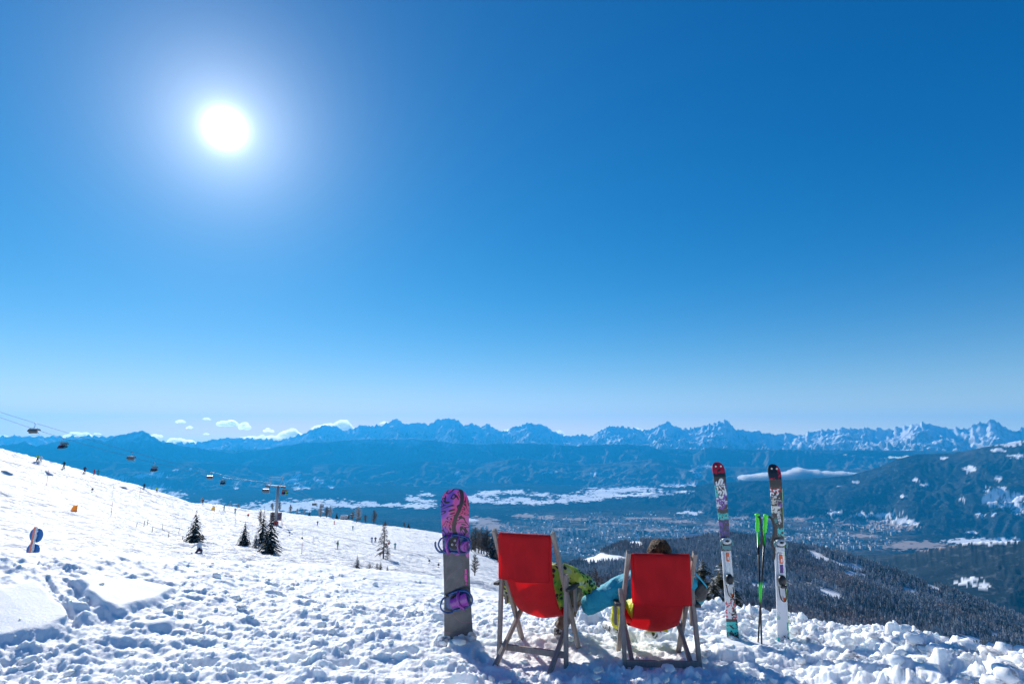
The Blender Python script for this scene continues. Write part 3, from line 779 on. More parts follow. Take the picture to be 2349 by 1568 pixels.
def far_tree(seed, mat, kind):
    rnd = random.Random(seed); mb = MB(); tiers = 6 if kind != 'larch' else 5
    for t in range(tiers):
        f = t / tiers
        z0 = 0.06 + 0.80 * f if kind != 'larch' else 0.15 + 0.7 * f
        h = 0.30 - 0.12 * f; rad = (0.20 * (1 - f) ** 0.85 + 0.025) if kind != 'larch' else 0.15 * math.sin(math.pi * (0.25 + 0.7 * f)) + 0.02
        n = 7; ring = []
        a0 = rnd.random() * 6
        for k in range(n * 2):
            rr = rad * (rnd.uniform(0.8, 1.25) if k % 2 == 0 else rnd.uniform(0.4, 0.6)); a = a0 + math.pi * k / n
            ring.append((rr * math.cos(a), rr * math.sin(a), z0 - rnd.uniform(0, 0.05) + (0.04 if k % 2 else 0)))
        mb.add(ring + [(0, 0, min(1.0, z0 + h))], [(k, (k + 1) % (2 * n), 2 * n) for k in range(2 * n)])
    mb.tube([(0, 0, -0.1), (0, 0, 0.25)], [0.02, 0.012], 4, False)
    me = mb.mesh('far_tree', mat, clean=False)
    return bpy.data.objects.new('far_tree', me)              # never linked: only the wood refers to it
def build_forest():
    rng = np.random.default_rng(7)
    n = 90000
    az = rng.uniform(azim(1120), azim(2520), n); r = np.sqrt(rng.uniform(330 ** 2, 2050 ** 2, n))
    x, y = np.sin(az) * r, np.cos(az) * r; z = hill_z(x, y)
    px, py = to_px(x, y, z)
    dens = 0.80 + 0.35 * fbm(x / 140, y / 140, 3, 601)
    keep = (rng.random(n) < dens * (1 - clear_mask(x, y, z, 1.5))) & (py < 1600) & (py > 1190) & (z < ground_z(x, y) + 1e9)
    sl = (r < 880) & (ground_z(x, y) > z - 1.0)
    keep &= ~sl
    x, y, z, r = x[keep], y[keep], z[keep], r[keep]
    m = len(x)
    me = bpy.data.meshes.new('forest'); me.vertices.add(m); me.vertices.foreach_set('co', np.stack([x, y, z], -1).astype(np.float32).ravel())
    sc = rng.uniform(7.5, 13.5, m) * (0.85 + 0.3 * rng.random(m)); sc = np.where(rng.random(m) < 0.06, sc * 1.25, sc)
    brown = fbm(x / 260, y / 260, 3, 611)
    kind = np.where(brown + rng.normal(0, 0.15, m) > 0.42, 2, np.where(rng.random(m) < 0.5, 0, 1)).astype(np.int32)
    for nm, ty, va in (('size', 'FLOAT', sc.astype(np.float32)), ('turn', 'FLOAT', rng.uniform(0, 6.28, m).astype(np.float32)), ('sort', 'INT', kind)):
        a = me.attributes.new(nm, ty, 'POINT'); a.data.foreach_set('value', va)
    o = link_mesh('forest', me)
    ng = bpy.data.node_groups.new('forest', 'GeometryNodeTree')
    ng.interface.new_socket('Geometry', in_out='INPUT', socket_type='NodeSocketGeometry')
    ng.interface.new_socket('Geometry', in_out='OUTPUT', socket_type='NodeSocketGeometry')
    gi = ng.nodes.new('NodeGroupInput'); go = ng.nodes.new('NodeGroupOutput'); jn = ng.nodes.new('GeometryNodeJoinGeometry')
    def attr(nm, dt):
        q = ng.nodes.new('GeometryNodeInputNamedAttribute'); q.data_type = dt; q.inputs['Name'].default_value = nm; return q.outputs['Attribute']
    sz, tn, so = attr('size', 'FLOAT'), attr('turn', 'FLOAT'), attr('sort', 'INT')
    cx = ng.nodes.new('ShaderNodeCombineXYZ'); ng.links.new(tn, cx.inputs['Z'])
    e2r = ng.nodes.new('FunctionNodeEulerToRotation'); ng.links.new(cx.outputs[0], e2r.inputs[0])
    sorts = [(far_tree(1, forest_material('spruce_wood', (0.085, 0.10, 0.10), 1.0), 'spruce')), (far_tree(2, forest_material('frosted_spruce_wood', (0.30, 0.32, 0.34), 1.0), 'spruce')), (far_tree(3, forest_material('larch_wood', (0.26, 0.205, 0.175), 0.8), 'larch'))]
    for k, t in enumerate(sorts):
        cmp_ = ng.nodes.new('FunctionNodeCompare'); cmp_.data_type = 'INT'; cmp_.operation = 'EQUAL'
        ng.links.new(so, cmp_.inputs[2]); cmp_.inputs[3].default_value = k
        oi = ng.nodes.new('GeometryNodeObjectInfo'); oi.inputs['Object'].default_value = t; oi.inputs['As Instance'].default_value = True
        ip = ng.nodes.new('GeometryNodeInstanceOnPoints')
        ng.links.new(gi.outputs[0], ip.inputs['Points']); ng.links.new(cmp_.outputs[0], ip.inputs['Selection']); ng.links.new(oi.outputs['Geometry'], ip.inputs['Instance'])
        ng.links.new(e2r.outputs[0], ip.inputs['Rotation']); ng.links.new(sz, ip.inputs['Scale'])
        ng.links.new(ip.outputs[0], jn.inputs[0])
    ng.links.new(jn.outputs[0], go.inputs[0])
    md = o.modifiers.new('trees', 'NODES'); md.node_group = ng
    tag(o, 'dark frosted conifer forest covering the hillside below', kind='stuff')
    return m
NT = build_forest(); print('forest trees', NT)

# ------------------------------------------------------------------ the town in the valley
def build_town():
    rng = np.random.default_rng(11); n = 5200
    px = rng.uniform(1080, 2140, n); py = rng.uniform(1176, 1285, n)
    ok = poly_mask(px, py, [(1110, 1222), (1240, 1188), (1420, 1178), (1760, 1184), (1980, 1192), (2090, 1205), (2030, 1255), (1800, 1285), (1250, 1290)], 12) > rng.random(n)
    ok &= (fbm(px * 0.02, py * 0.08, 3, 701) + rng.normal(0, 0.25, n)) > -0.05
    px, py = px[ok], py[ok]
    d = np.array([ray(a, b) for a, b in zip(px, py)]); k = (VALLEY_Z + 40 - CAM_H) / d[:, 2]
    x, y = d[:, 0] * k, d[:, 1] * k
    V, Fc, MI = [], [], []
    for i in range(len(x)):
        w, l, h = rng.uniform(10, 26), rng.uniform(12, 40), rng.uniform(8, 20)
        a = rng.uniform(0, math.pi); ca, sa = math.cos(a), math.sin(a)
        base = len(V); z0 = VALLEY_Z + 20
        for zz, ins in ((z0, 1), (z0 + 40 + h, 1)):
            for sx, sy in ((-1, -1), (1, -1), (1, 1), (-1, 1)):
                V.append((x[i] + ca * sx * w / 2 - sa * sy * l / 2, y[i] + sa * sx * w / 2 + ca * sy * l / 2, zz))
        for s_ in (-1, 1): V.append((x[i] - sa * s_ * l / 2, y[i] + ca * s_ * l / 2, z0 + 40 + h + w * 0.4))
        q = base; rid = rng.integers(0, 3)
        for f in ((q, q + 1, q + 5, q + 4), (q + 1, q + 2, q + 6, q + 5), (q + 2, q + 3, q + 7, q + 6), (q + 3, q, q + 4, q + 7)): Fc.append(f); MI.append(0)
        for f in ((q + 4, q + 8, q + 9, q + 7), (q + 5, q + 6, q + 9, q + 8)): Fc.append(f); MI.append(1 + int(rid))
    me = bpy.data.meshes.new('town'); me.from_pydata(V, [], Fc)
    for m in (simple('house_wall', (0.62, 0.58, 0.54), 0.8), simple('snowy_roof', (0.85, 0.86, 0.88), 0.7), simple('tile_roof', (0.20, 0.11, 0.08), 0.8), simple('slate_roof', (0.13, 0.13, 0.14), 0.7)): me.materials.append(m)
    me.polygons.foreach_set('material_index', MI)
    tag(link_mesh('town', me), 'far town of small pale houses spread over the valley floor', kind='stuff')
build_town()

# ------------------------------------------------------------------ clouds and valley fog
def cloud_material(name, density):
    """a white vapour body: light enters, scatters and comes out again"""
    m = bpy.data.materials.new(name); m.use_nodes = True; nt = m.node_tree; nt.nodes.clear()
    out = nt.nodes.new('ShaderNodeOutputMaterial'); v = nt.nodes.new('ShaderNodeVolumePrincipled')
    v.inputs['Color'].default_value = (0.995, 0.995, 0.995, 1); v.inputs['Density'].default_value = density; v.inputs['Anisotropy'].default_value = 0.7
    nt.links.new(v.outputs[0], out.inputs['Volume'])
    return m
M_CLOUD = cloud_material('cloud_vapour', 0.008)
M_FOG = cloud_material('fog_vapour', 0.03)
def puff(name, px, py, w, h, Yd, seed, label, cat, group, mat=None, flat=0.0):
    rnd = random.Random(seed); c = at(px, py, Yd); k = Yd / FPX; W, H_ = w * k, h * k
    n = max(5, int(5.5 * w / h)); Vs, Fs = [], []
    bm = bmesh.new(); bmesh.ops.create_icosphere(bm, subdivisions=3, radius=1.0); base = np.array([v.co[:] for v in bm.verts]); bf = np.array([[v.index for v in f.verts] for f in bm.faces]); bm.free()
    off = 0
    for i in range(n):
        u = -1 + 2 * (i + 0.5) / n + rnd.uniform(-0.5, 0.5) / n; env = (1 - u * u) ** 0.5 * rnd.uniform(0.55, 1.0)
        rad = H_ * rnd.uniform(0.26, 0.40) * (0.5 + 0.5 * env)
        x = u * (W / 2 - rad * 0.7); z = -H_ / 2 + rad * 0.75 + rnd.random() ** 1.3 * max(0, H_ * env - 1.75 * rad) * 0.8; yy = rnd.uniform(-1, 1) * min(W * 0.12, rad * 0.8)
        p = base * rad * np.array([1.35 + flat, 1.3 + flat, 0.9])
        q = p / rad * 2.2 + seed * 3.1 + i * 7.7
        disp = 0.34 * fbm(q[:, 0] + q[:, 2] * 0.7, q[:, 1] + q[:, 2] * 0.6, 4, seed, 0.6)
        p = p * (1 + disp)[:, None] + np.array([x, yy, z])
        Vs.append(p); Fs.append(bf + off); off += len(base)
    o = np_mesh(name, np.concatenate(Vs), np.concatenate(Fs), mat or M_CLOUD)
    q = o.modifiers.new('r', 'REMESH'); q.mode = 'VOXEL'; q.voxel_size = H_ / 16
    me = bake(o, name)
    bm = bmesh.new(); bm.from_mesh(me)                          # keep the largest connected body
    bm.verts.ensure_lookup_table(); seen = set(); best = []
    for v in bm.verts:
        if v.index in seen: continue
        st = [v]; seen.add(v.index); comp = []
        while st:
            a = st.pop(); comp.append(a)
            for e in a.link_edges:
                b_ = e.other_vert(a)
                if b_.index not in seen: seen.add(b_.index); st.append(b_)
        if len(comp) > len(best): best = comp
    keep = set(v.index for v in best)
    bmesh.ops.delete(bm, geom=[v for v in bm.verts if v.index not in keep], context='VERTS')
    bm.to_mesh(me); bm.free()
    me.materials.clear(); me.materials.append(mat or M_CLOUD)
    o = link_mesh(name, me); o.location = c
    tag(o, label, cat, group)
CLOUDS = [(414, 963, 24, 13, 'small cloud alone left of the cloud row above the left peaks'), (435, 978, 15, 10, 'tiny cloud just below the small left cloud'), (475, 958, 18, 10, 'small faint cloud left of the twin-headed cloud'), (473, 993, 14, 8, 'tiny cloud low over the ridge left of the twin-headed cloud'),
    (524, 965, 46, 24, 'twin-headed white cloud floating above the left ridge'), (561, 973, 28, 24, 'upright ragged cloud right beside the twin-headed cloud'), (615, 984, 26, 14, 'small arched cloud above the long low cloud bar'), (663, 990, 52, 28, 'puffed cloud left of the big cumulus head'), (606, 1000, 110, 12, 'long low cloud bar lying along the ridge'),
    (417, 1006, 62, 36, 'tall white cloud behind the saddle right of the pointed blue peak'), (358, 997, 30, 14, 'cloud clinging to the right flank of the pointed blue peak'), (766, 972, 100, 36, 'big cumulus head above the first rocky peaks'), (179, 993, 64, 22, 'wide white cloud left of the pointed blue peak'), (223, 993, 20, 6, 'thin cloud shred right of the wide left cloud'),
    (15, 1006, 44, 28, 'pale cloud at the left edge of the sky'), (106, 1004, 46, 32, 'pale cloud behind the nearest lift chair'), (881, 967, 20, 10, 'small cloud behind the first high rocky peak'), (1165, 985, 30, 13, 'small cloud in the gap left of the broad middle massif'), (1281, 990, 32, 18, 'cloud at the right foot of the broad middle massif'), (1460, 981, 28, 12, 'small cloud above the ridge left of the sharp peak'), (1733, 984, 16, 10, 'tiny cloud right of the highest white peak'), (1871, 983, 24, 6, 'thin cloud lying on the far right ridge'), (2338, 986, 24, 12, 'small cloud at the right edge above the snow peaks')]
for i, (px, py, w, h, lab) in enumerate(CLOUDS): puff('cloud', px, py, w, h, 31000 + 150 * i, 800 + i, lab, 'cloud', 'small clouds along the horizon')
puff('fog_bank', 1852, 1083, 300, 34, 15300, 861, 'long white fog bank lying in the valley behind the skis', 'fog', None, M_FOG, flat=0.5)

# ================================================================== things on the summit
def wood_material():
    m, nt, b, out = mat_new('weathered_wood')
    tc = N(nt, 'TexCoord'); mp = N(nt, 'Mapping'); mp.inputs['Scale'].default_value = (30, 30, 4); L(nt, tc.outputs['Object'], mp.inputs['Vector'])
    n = N(nt, 'TexNoise', Scale=2.0, Detail=8.0, Roughness=0.7, Distortion=0.6); L(nt, mp.outputs[0], n.inputs['Vector'])
    big = N(nt, 'TexNoise', Scale=5.0, Detail=3.0); L(nt, tc.outputs['Object'], big.inputs['Vector'])
    c = ramp(nt, [(0.28, (0.17, 0.12, 0.085)), (0.52, (0.37, 0.28, 0.21)), (0.75, (0.55, 0.44, 0.34))], n.outputs[0])
    L(nt, mix(nt, mth(nt, 'MULTIPLY', big.outputs[0], 1.1), c.outputs[0], (0.25, 0.235, 0.235)), b.inputs['Base Color'])
    b.inputs['Roughness'].default_value = 0.72
    bp = N(nt, 'Bump', Strength=0.35, Distance=0.004); L(nt, n.outputs[0], bp.inputs['Height']); L(nt, bp.outputs[0], b.inputs['Normal'])
    return m
def cloth_material(name, col, trans=0.35, weave=420.0, rough=0.8):
    m, nt, b, out = mat_new(name)
    tc = N(nt, 'TexCoord')
    n = N(nt, 'TexNoise', Scale=6.0, Detail=5.0); L(nt, tc.outputs['Object'], n.inputs['Vector'])
    w = N(nt, 'TexNoise', Scale=weave, Detail=2.0); L(nt, tc.outputs['Object'], w.inputs['Vector'])
    c = ramp(nt, [(0.3, [a * 0.86 for a in col]), (0.7, col)], n.outputs[0])
    L(nt, c.outputs[0], b.inputs['Base Color']); b.inputs['Roughness'].default_value = rough; b.inputs['Specular IOR Level'].default_value = 0.2
    b.inputs['Sheen Weight'].default_value = 0.08
    mpw = N(nt, 'Mapping'); mpw.inputs['Scale'].default_value = (4.0, 4.0, 1.2); mpw.inputs['Rotation'].default_value = (0, 0.5, 0); L(nt, tc.outputs['Object'], mpw.inputs['Vector'])
    cr_ = N(nt, 'TexNoise', Scale=2.2, Detail=3.0, Distortion=1.2); L(nt, mpw.outputs[0], cr_.inputs['Vector'])
    bp = N(nt, 'Bump', Strength=0.5, Distance=0.02); L(nt, mth(nt, 'ADD', mth(nt, 'MULTIPLY', n.outputs[0], 0.5), mth(nt, 'ADD', cr_.outputs[0], mth(nt, 'MULTIPLY', w.outputs[0], 0.06))), bp.inputs['Height']); L(nt, bp.outputs[0], b.inputs['Normal'])
    if trans:
        t = N(nt, 'BsdfTranslucent'); L(nt, c.outputs[0], t.inputs['Color']); s = N(nt, 'MixShader'); s.inputs[0].default_value = trans
        L(nt, b.outputs[0], s.inputs[1]); L(nt, t.outputs[0], s.inputs[2]); L(nt, s.outputs[0], out.inputs['Surface'])
    return m
M_WOOD = wood_material()
M_DARKWOOD = simple('dark_armrest_wood', (0.045, 0.042, 0.042), 0.6, bump=0.2)
M_CANVAS = cloth_material('red_canvas', (0.86, 0.035, 0.045), 0.56)
M_METAL = simple('dull_steel', (0.42, 0.43, 0.45), 0.35, 0.9)
M_BLACK = simple('black_plastic', (0.018, 0.019, 0.022), 0.42)

def surf_z(x, y):
    a = np.array([[float(x)]]); b = np.array([[float(y)]])
    z, d = near_relief(a, b, np.hypot(a, b)); return float(z[0, 0] + d[0, 0])

def deckchair(x, y, yaw, roll, st, ht, wA, fC, sc, wC, sb, wB, label, seat_h, seat_s, sag, flap_len, zg=-0.05):
    root = empty('deckchair', (x, y, zg)); root.rotation_euler = (0, -roll, yaw)
    tag(root, label, 'deckchair', 'red canvas deckchairs facing the valley')
    fr = (0.16, 0.40)                                             # front seat bar (forward, height)
    U = lambda a, b: tuple((Vector(b) - Vector(a)).normalized().cross(Vector((1, 0, 0))))
    for sgn in (-1, 1):
        a, b = (sgn * wA, st, ht), (sgn * wA, 0.03, -0.08)
        d = (Vector(a) - Vector(b)).normalized()
        mb = MB().bar(Vector(a) + d * 0.015, b, 0.036, 0.048, U(a, b)); mb.build('back_rail', M_WOOD, root, bevel=0.006)
        a, b = (sgn * wB, fr[0], fr[1]), (sgn * wB, sb - 0.05, -0.07)
        MB().bar(a, b, 0.033, 0.044, U(a, b)).build('seat_rail', M_WOOD, root, bevel=0.005)
        a, b = (sgn * wC, st * fC, ht * fC + 0.02), (sgn * wC, sc, -0.06)
        MB().bar(a, b, 0.035, 0.044, U(a, b)).build('rear_leg', M_WOOD, root, bevel=0.005)
        # armrest board with the upright that carries it
        ah = ht * fC - 0.10; a0 = st * fC - 0.06
        MB().box((sgn * (wC + 0.034), a0 + 0.13, ah), (0.050, 0.27, 0.026)).build('armrest', M_DARKWOOD, root, bevel=0.006)
        MB().box((sgn * (wC + 0.026), a0 + 0.22, ah - 0.118), (0.022, 0.05, 0.21)).build('armrest_post', M_WOOD, root, bevel=0.004)
        for zz, yy in ((ht * fC - 0.03, st * fC + 0.012), (ht * 0.94, st * 0.95)):
            b2 = MB().tube([(sgn * (wC + 0.012), yy, zz), (sgn * (wC + 0.024), yy, zz)], 0.009, 8); b2.build('bolt', M_METAL, root)
    MB().tube([(-wA, st * 0.95, ht * 0.955), (wA, st * 0.95, ht * 0.955)], 0.017, 10).build('top_bar', M_WOOD, root, smooth=True)
    MB().tube([(-wB, fr[0], fr[1]), (wB, fr[0], fr[1])], 0.016, 10).build('front_bar', M_WOOD, root, smooth=True)
    MB().box((0, sc + 0.03 * abs(st) / ht * 0, 0.045), (2 * wC - 0.03, 0.026, 0.052)).build('cross_bar', M_WOOD, root, bevel=0.005)
    # the canvas hangs from the top bar, carries the sitter and ends at the front bar
    hw = wA - 0.036; P0 = Vector((0, st * 0.95, ht * 0.955 + 0.02)); P3 = Vector((0, fr[0], fr[1] + 0.018))
    P1 = Vector((0, seat_s - 0.34 - sag, seat_h + 0.20)); P2 = Vector((0, seat_s - 0.05, seat_h - 0.16))
    rows = []
    for i in range(29):
        t = i / 28; c = P0 * (1 - t) ** 3 + P1 * 3 * t * (1 - t) ** 2 + P2 * 3 * t * t * (1 - t) + P3 * t ** 3
        bow = math.sin(math.pi * t) ** 0.8
        row = []
        for k in range(15):
            u = -1 + 2 * k / 14
            row.append((u * hw * (1 - 0.13 * bow), c.y - 0.045 * bow * (1 - u * u) + 0.004 * math.sin(9 * u + 5 * t), c.z - 0.03 * bow * (1 - u * u) + 0.004 * math.sin(7 * t + 4 * u)))
        rows.append(row)
    MB().sheet(rows).build('canvas', M_CANVAS, root, smooth=True, subsurf=1, solid=0.0025)
    rnd = random.Random(int(x * 100))
    for j, (dy, ln, sh, hwf) in enumerate(((-0.030, flap_len, 0.0, hw - 0.004), (-0.022, flap_len - 0.012, 0.022, hw - 0.002))):
        rows = []
        for i in range(21):
            t = i / 20
            row = []
            for k in range(17):
                u = -1 + 2 * k / 16
                if t < 0.12:
                    a = math.pi * (t / 0.12) * 0.62; yy = P0.y + 0.022 - 0.05 * t / 0.12; zz = P0.z + 0.006 + 0.012 * math.sin(a * 1.6) + j * -0.004
                else:
                    q = (t - 0.12) / 0.88; yy = P0.y + dy - 0.012 * math.sin(3.1 * u + 1.3 + j) * q - 0.02 * q; zz = P0.z - ln * q
                wr = 0.006 * t * math.sin(5.5 * u + 2.4 * math.sin(3 * t + u)) + 0.004 * t * math.sin(13 * u - 6 * t)
                row.append((u * hwf * (1 - 0.012 * t) + sh * (1 if yaw < -0.2 else -1), yy + wr, zz - 0.006 * math.cos(3 * u) * t))
            rows.append(row)
        fl = MB().sheet(rows).build('canvas_flap', M_CANVAS, root, smooth=True, subsurf=1, solid=0.0022)
        hem = MB(); hem.tube([(p[0], p[1] - 0.001, p[2] + 0.004) for p in rows[-1]], 0.0035, 6); hem.build('hem', M_CANVAS, fl, smooth=True)
    return root
CH_L = dict(x=0.36, y=5.868, yaw=-0.417, roll=0.015, st=-0.61, ht=1.069, wA=0.286, fC=0.628, sc=-0.459, wC=0.319, sb=-0.70, wB=0.25)
CH_R = dict(x=1.273, y=5.715, yaw=-0.024, roll=-0.008, st=-0.675, ht=0.942, wA=0.279, fC=0.611, sc=-0.574, wC=0.311, sb=-0.685, wB=0.245)
chL = deckchair(label='taller red deckchair beside the snowboard, turned a little to the right', seat_h=0.21, seat_s=-0.10, sag=0.02, flap_len=0.385, **CH_L)
chR = deckchair(label='lower red deckchair nearest the skis with brown hair showing above it', seat_h=0.135, seat_s=-0.12, sag=0.04, flap_len=0.395, **CH_R)

# ------------------------------------------------------------------ snowboard stuck in the snow
def board_material():
    m, nt, b, out = mat_new('snowboard_topsheet')
    tc = N(nt, 'TexCoord'); sep = N(nt, 'SeparateXYZ'); L(nt, tc.outputs['Object'], sep.inputs[0])
    nz = N(nt, 'TexNoise', Scale=5.0, Detail=1.0, Distortion=2.4); L(nt, tc.outputs['Object'], nz.inputs['Vector'])
    fr = mth(nt, 'FRACT', mth(nt, 'MULTIPLY', nz.outputs[0], 6.0))
    ln = mth(nt, 'ABSOLUTE', mth(nt, 'SUBTRACT', fr, 0.5))
    line = ramp(nt, [(0.13, 1.0), (0.17, 0.0)], ln)
    n2 = N(nt, 'TexNoise', Scale=3.2, Detail=2.0, Distortion=1.0); L(nt, tc.outputs['Object'], n2.inputs['Vector'])
    col = ramp(nt, [(0.36, (0.16, 0.07, 0.45)), (0.46, (0.36, 0.09, 0.50)), (0.54, (0.62, 0.12, 0.42)), (0.62, (0.78, 0.07, 0.22)), (0.72, (0.70, 0.02, 0.10))], n2.outputs[0])
    swirl = mix(nt, line.outputs[0], col.outputs[0], (0.022, 0.014, 0.02))
    riv = mth(nt, 'ABSOLUTE', mth(nt, 'SUBTRACT', sep.outputs['X'], mth(nt, 'ADD', 0.03, mth(nt, 'MULTIPLY', mth(nt, 'SINE', mth(nt, 'MULTIPLY', sep.outputs['Z'], 11.0)), 0.045))))
    swirl = mix(nt, ramp(nt, [(0.016, 1.0), (0.024, 0.0)], riv).outputs[0], swirl, (0.045, 0.022, 0.028))
    g = N(nt, 'TexNoise', Scale=7.0, Detail=6.0, Roughness=0.65); L(nt, tc.outputs['Object'], g.inputs['Vector'])
    grey = ramp(nt, [(0.32, (0.030, 0.036, 0.046)), (0.6, (0.085, 0.096, 0.115)), (0.78, (0.18, 0.195, 0.22))], g.outputs[0])
    arc = N(nt, 'TexNoise', Scale=2.2, Detail=0.0, Distortion=0.6); L(nt, tc.outputs['Object'], arc.inputs['Vector'])
    al = mth(nt, 'ABSOLUTE', mth(nt, 'SUBTRACT', mth(nt, 'FRACT', mth(nt, 'MULTIPLY', arc.outputs[0], 5.0)), 0.5))
    grey2 = mix(nt, ramp(nt, [(0.006, 0.6), (0.014, 0.0)], al).outputs[0], grey.outputs[0], (0.30, 0.09, 0.19))
    n4 = N(nt, 'TexNoise', Scale=4.0, Detail=2.0); L(nt, tc.outputs['Object'], n4.inputs['Vector'])
    cut = mth(nt, 'ADD', sep.outputs['Z'], mth(nt, 'MULTIPLY', mth(nt, 'SUBTRACT', n4.outputs[0], 0.5), 0.5))
    up = ramp(nt, [(0.735, 0.0), (0.755, 1.0)], cut)
    c = mix(nt, up.outputs[0], grey2, swirl)
    L(nt, c, b.inputs['Base Color']); b.inputs['Roughness'].default_value = 0.34; b.inputs['Coat Weight'].default_value = 0.25
    return m
def half_width(t, nose, waist):
    return waist + (nose - waist) * abs(2 * t - 1) ** 2
def plank(length, below, nose, waist, tip, mat, name, parent, thick, tip_back, tail_tip=True):
    """a shaped sheet standing on its tail: rounded ends, sidecut, upturned tip; y- faces the viewer"""
    zs = [0.0] + [tip * (1 - math.cos(math.pi / 2 * i / 9)) for i in range(1, 10)]
    zs = zs + [tip + (length - 2 * tip) * i / 30 for i in range(1, 31)] + [length - tip * (1 - math.cos(math.pi / 2 * i / 9)) for i in range(8, -1, -1)]
    rows = []
    for z in zs:
        hw = half_width(z / length, nose, waist)
        e = z if z < tip else (length - z if z > length - tip else None)
        if e is not None: hw *= max(0.03, math.sqrt(max(0, 1 - ((tip - e) / tip) ** 2)) ** 0.8)
        top = max(0, z - (length - tip * 2.2)) / (tip * 2.2)
        yy = tip_back * top * top - 0.012 * math.sin(math.pi * z / length)
        rows.append([(-hw + 2 * hw * k / 8, yy, z - below) for k in range(9)])
    return MB().sheet(rows).build(name, mat, parent, smooth=False, solid=thick)
M_BOARD = board_material()
M_BLUE = simple('blue_binding_plastic', (0.008, 0.07, 0.24), 0.25, coat=0.4)
M_PURPLE = simple('purple_binding_plastic', (0.26, 0.045, 0.34), 0.25, coat=0.4)
M_WHITE = simple('white_plastic', (0.75, 0.76, 0.78), 0.4)
M_PINK = simple('pink_print', (0.85, 0.06, 0.42), 0.4)
def arc(pts, n=18):
    """smooth curve through control points (Catmull-Rom)"""
    P = [Vector(p) for p in pts]; P = [P[0] * 2 - P[1]] + P + [P[-1] * 2 - P[-2]]; out = []
    for i in range(1, len(P) - 2):
        for k in range(n):
            t = k / n; a, b, c, d = P[i - 1:i + 3]
            out.append(0.5 * ((2 * b) + (c - a) * t + (2 * a - 5 * b + 4 * c - d) * t * t + (3 * b - a - 3 * c + d) * t ** 3))
    return out + [P[-2]]
def binding(parent, z, turn, folded):
    M = Matrix.Translation((0, -0.008, z)) @ Matrix.Rotation(turn, 4, 'Y')
    T = lambda u, v, w: M @ Vector((u, -w, v))                    # u across, v along the board, w towards the viewer
    bd = empty('binding'); bd.parent = parent
    pl = [(-0.115, -0.055), (-0.06, -0.075), (0.06, -0.072), (0.115, -0.05), (0.125, 0.0), (0.115, 0.05), (0.06, 0.072), (-0.06, 0.075), (-0.115, 0.055), (-0.125, 0)]
    mb = MB(); n = len(pl)
    mb.add([T(u, v, 0.002) for u, v in pl] + [T(u * 0.97, v * 0.95, 0.026) for u, v in pl], [tuple(range(n)), tuple(range(n, 2 * n))] + [(i, (i + 1) % n, n + (i + 1) % n, n + i) for i in range(n)])
    base = mb.build('baseplate', M_BLUE, bd, bevel=0.004)
    mb = MB(); mb.tube([T(-0.01, 0.005, 0.024), T(-0.01, 0.005, 0.036)], 0.058, 24); mb.build('disc', M_BLACK, bd)
    for k in range(3):
        a = math.pi / 2 + k * 2.094
        c = (-0.01 + 0.026 * math.cos(a), 0.005 + 0.026 * math.sin(a))
        ring = [T(c[0] + 0.0085 * math.cos(q), c[1] + 0.0085 * math.sin(q), 0.038) for q in [6.2832 * i / 14 for i in range(15)]]
        MB().tube(ring, 0.0032, 6, False).build('bolt', M_WHITE, bd, smooth=True)
    MB().tube(arc([T(-0.07, 0.078, 0.02), T(0.03, 0.085, 0.045), T(0.115, 0.07, 0.075), T(0.150, 0.0, 0.085), T(0.118, -0.066, 0.07), T(0.03, -0.08, 0.045), T(-0.07, -0.078, 0.02)]), 0.0105, 8).build('heel_hoop', M_BLUE, bd, smooth=True)
    # highback: a curved shield, folded over the plate
    rows = []
    for i in range(9):
        t = i / 8; row = []
        for k in range(9):
            u = -1 + 2 * k / 8
            wd = 0.062 * (1 - 0.35 * t)
            if folded: row.append(T(0.105 - 0.17 * t, u * wd, 0.085 + 0.022 * (1 - u * u) - 0.01 * t))
            else: row.append(T(0.128 - 0.075 * t + 0.02 * u * u, u * wd, 0.06 + 0.05 * math.sin(t * 2.2) + 0.012 * (1 - u * u)))
        rows.append(row)
    MB().sheet(rows).build('highback', M_PURPLE, bd, smooth=True, solid=0.006, subsurf=1)
    x0 = -0.055 if not folded else 0.045
    MB().tube(arc([T(x0, 0.085, 0.03), T(x0 - 0.02, 0.06, 0.09), T(x0 - 0.03, 0.0, 0.11), T(x0 - 0.015, -0.06, 0.085), T(x0, -0.095, 0.03)]), 0.014, 8).build('ankle_strap', M_PURPLE, bd, smooth=True)
    MB().tube(arc([T(0.03, 0.09, 0.03), T(0.02, 0.04, 0.085), T(0.03, -0.03, 0.09), T(0.05, -0.085, 0.03)]), 0.010, 8).build('strap_pad', M_PURPLE, bd, smooth=True)
    side = -1
    MB().tube(arc([T(-0.09, 0.075, 0.03), T(-0.14, 0.05, 0.06), T(-0.165, -0.01, 0.07), T(-0.13, -0.07, 0.05), T(-0.07, -0.088, 0.03)]), 0.0085, 8).build('toe_strap', M_BLUE, bd, smooth=True)
    if not folded: MB().tube(arc([T(-0.09, -0.09, 0.03), T(-0.15, -0.085, 0.05), T(-0.19, -0.04, 0.06), T(-0.20, 0.01, 0.06)]), [0.010] * 54 + [0.004], 8).build('strap_tail', M_BLUE, bd, smooth=True)
    MB().box(T(-0.085, 0.07, 0.045), (0.03, 0.022, 0.02)).build('buckle', M_BLACK, bd, bevel=0.003)
    return bd
pb = at(1052, 1452, 5.95)
sb_root = empty('snowboard', (pb.x, pb.y, pb.z))
tag(sb_root, 'purple and pink patterned snowboard standing upright in the snow', 'snowboard')
sb_root.rotation_euler = (R(2.0), R(-2.6), R(1.5))
plank(1.60, 0.23, 0.152, 0.128, 0.17, M_BOARD, 'deck', sb_root, 0.010, 0.05)
zb = lambda py: at(1045, py, 5.95).z - pb.z
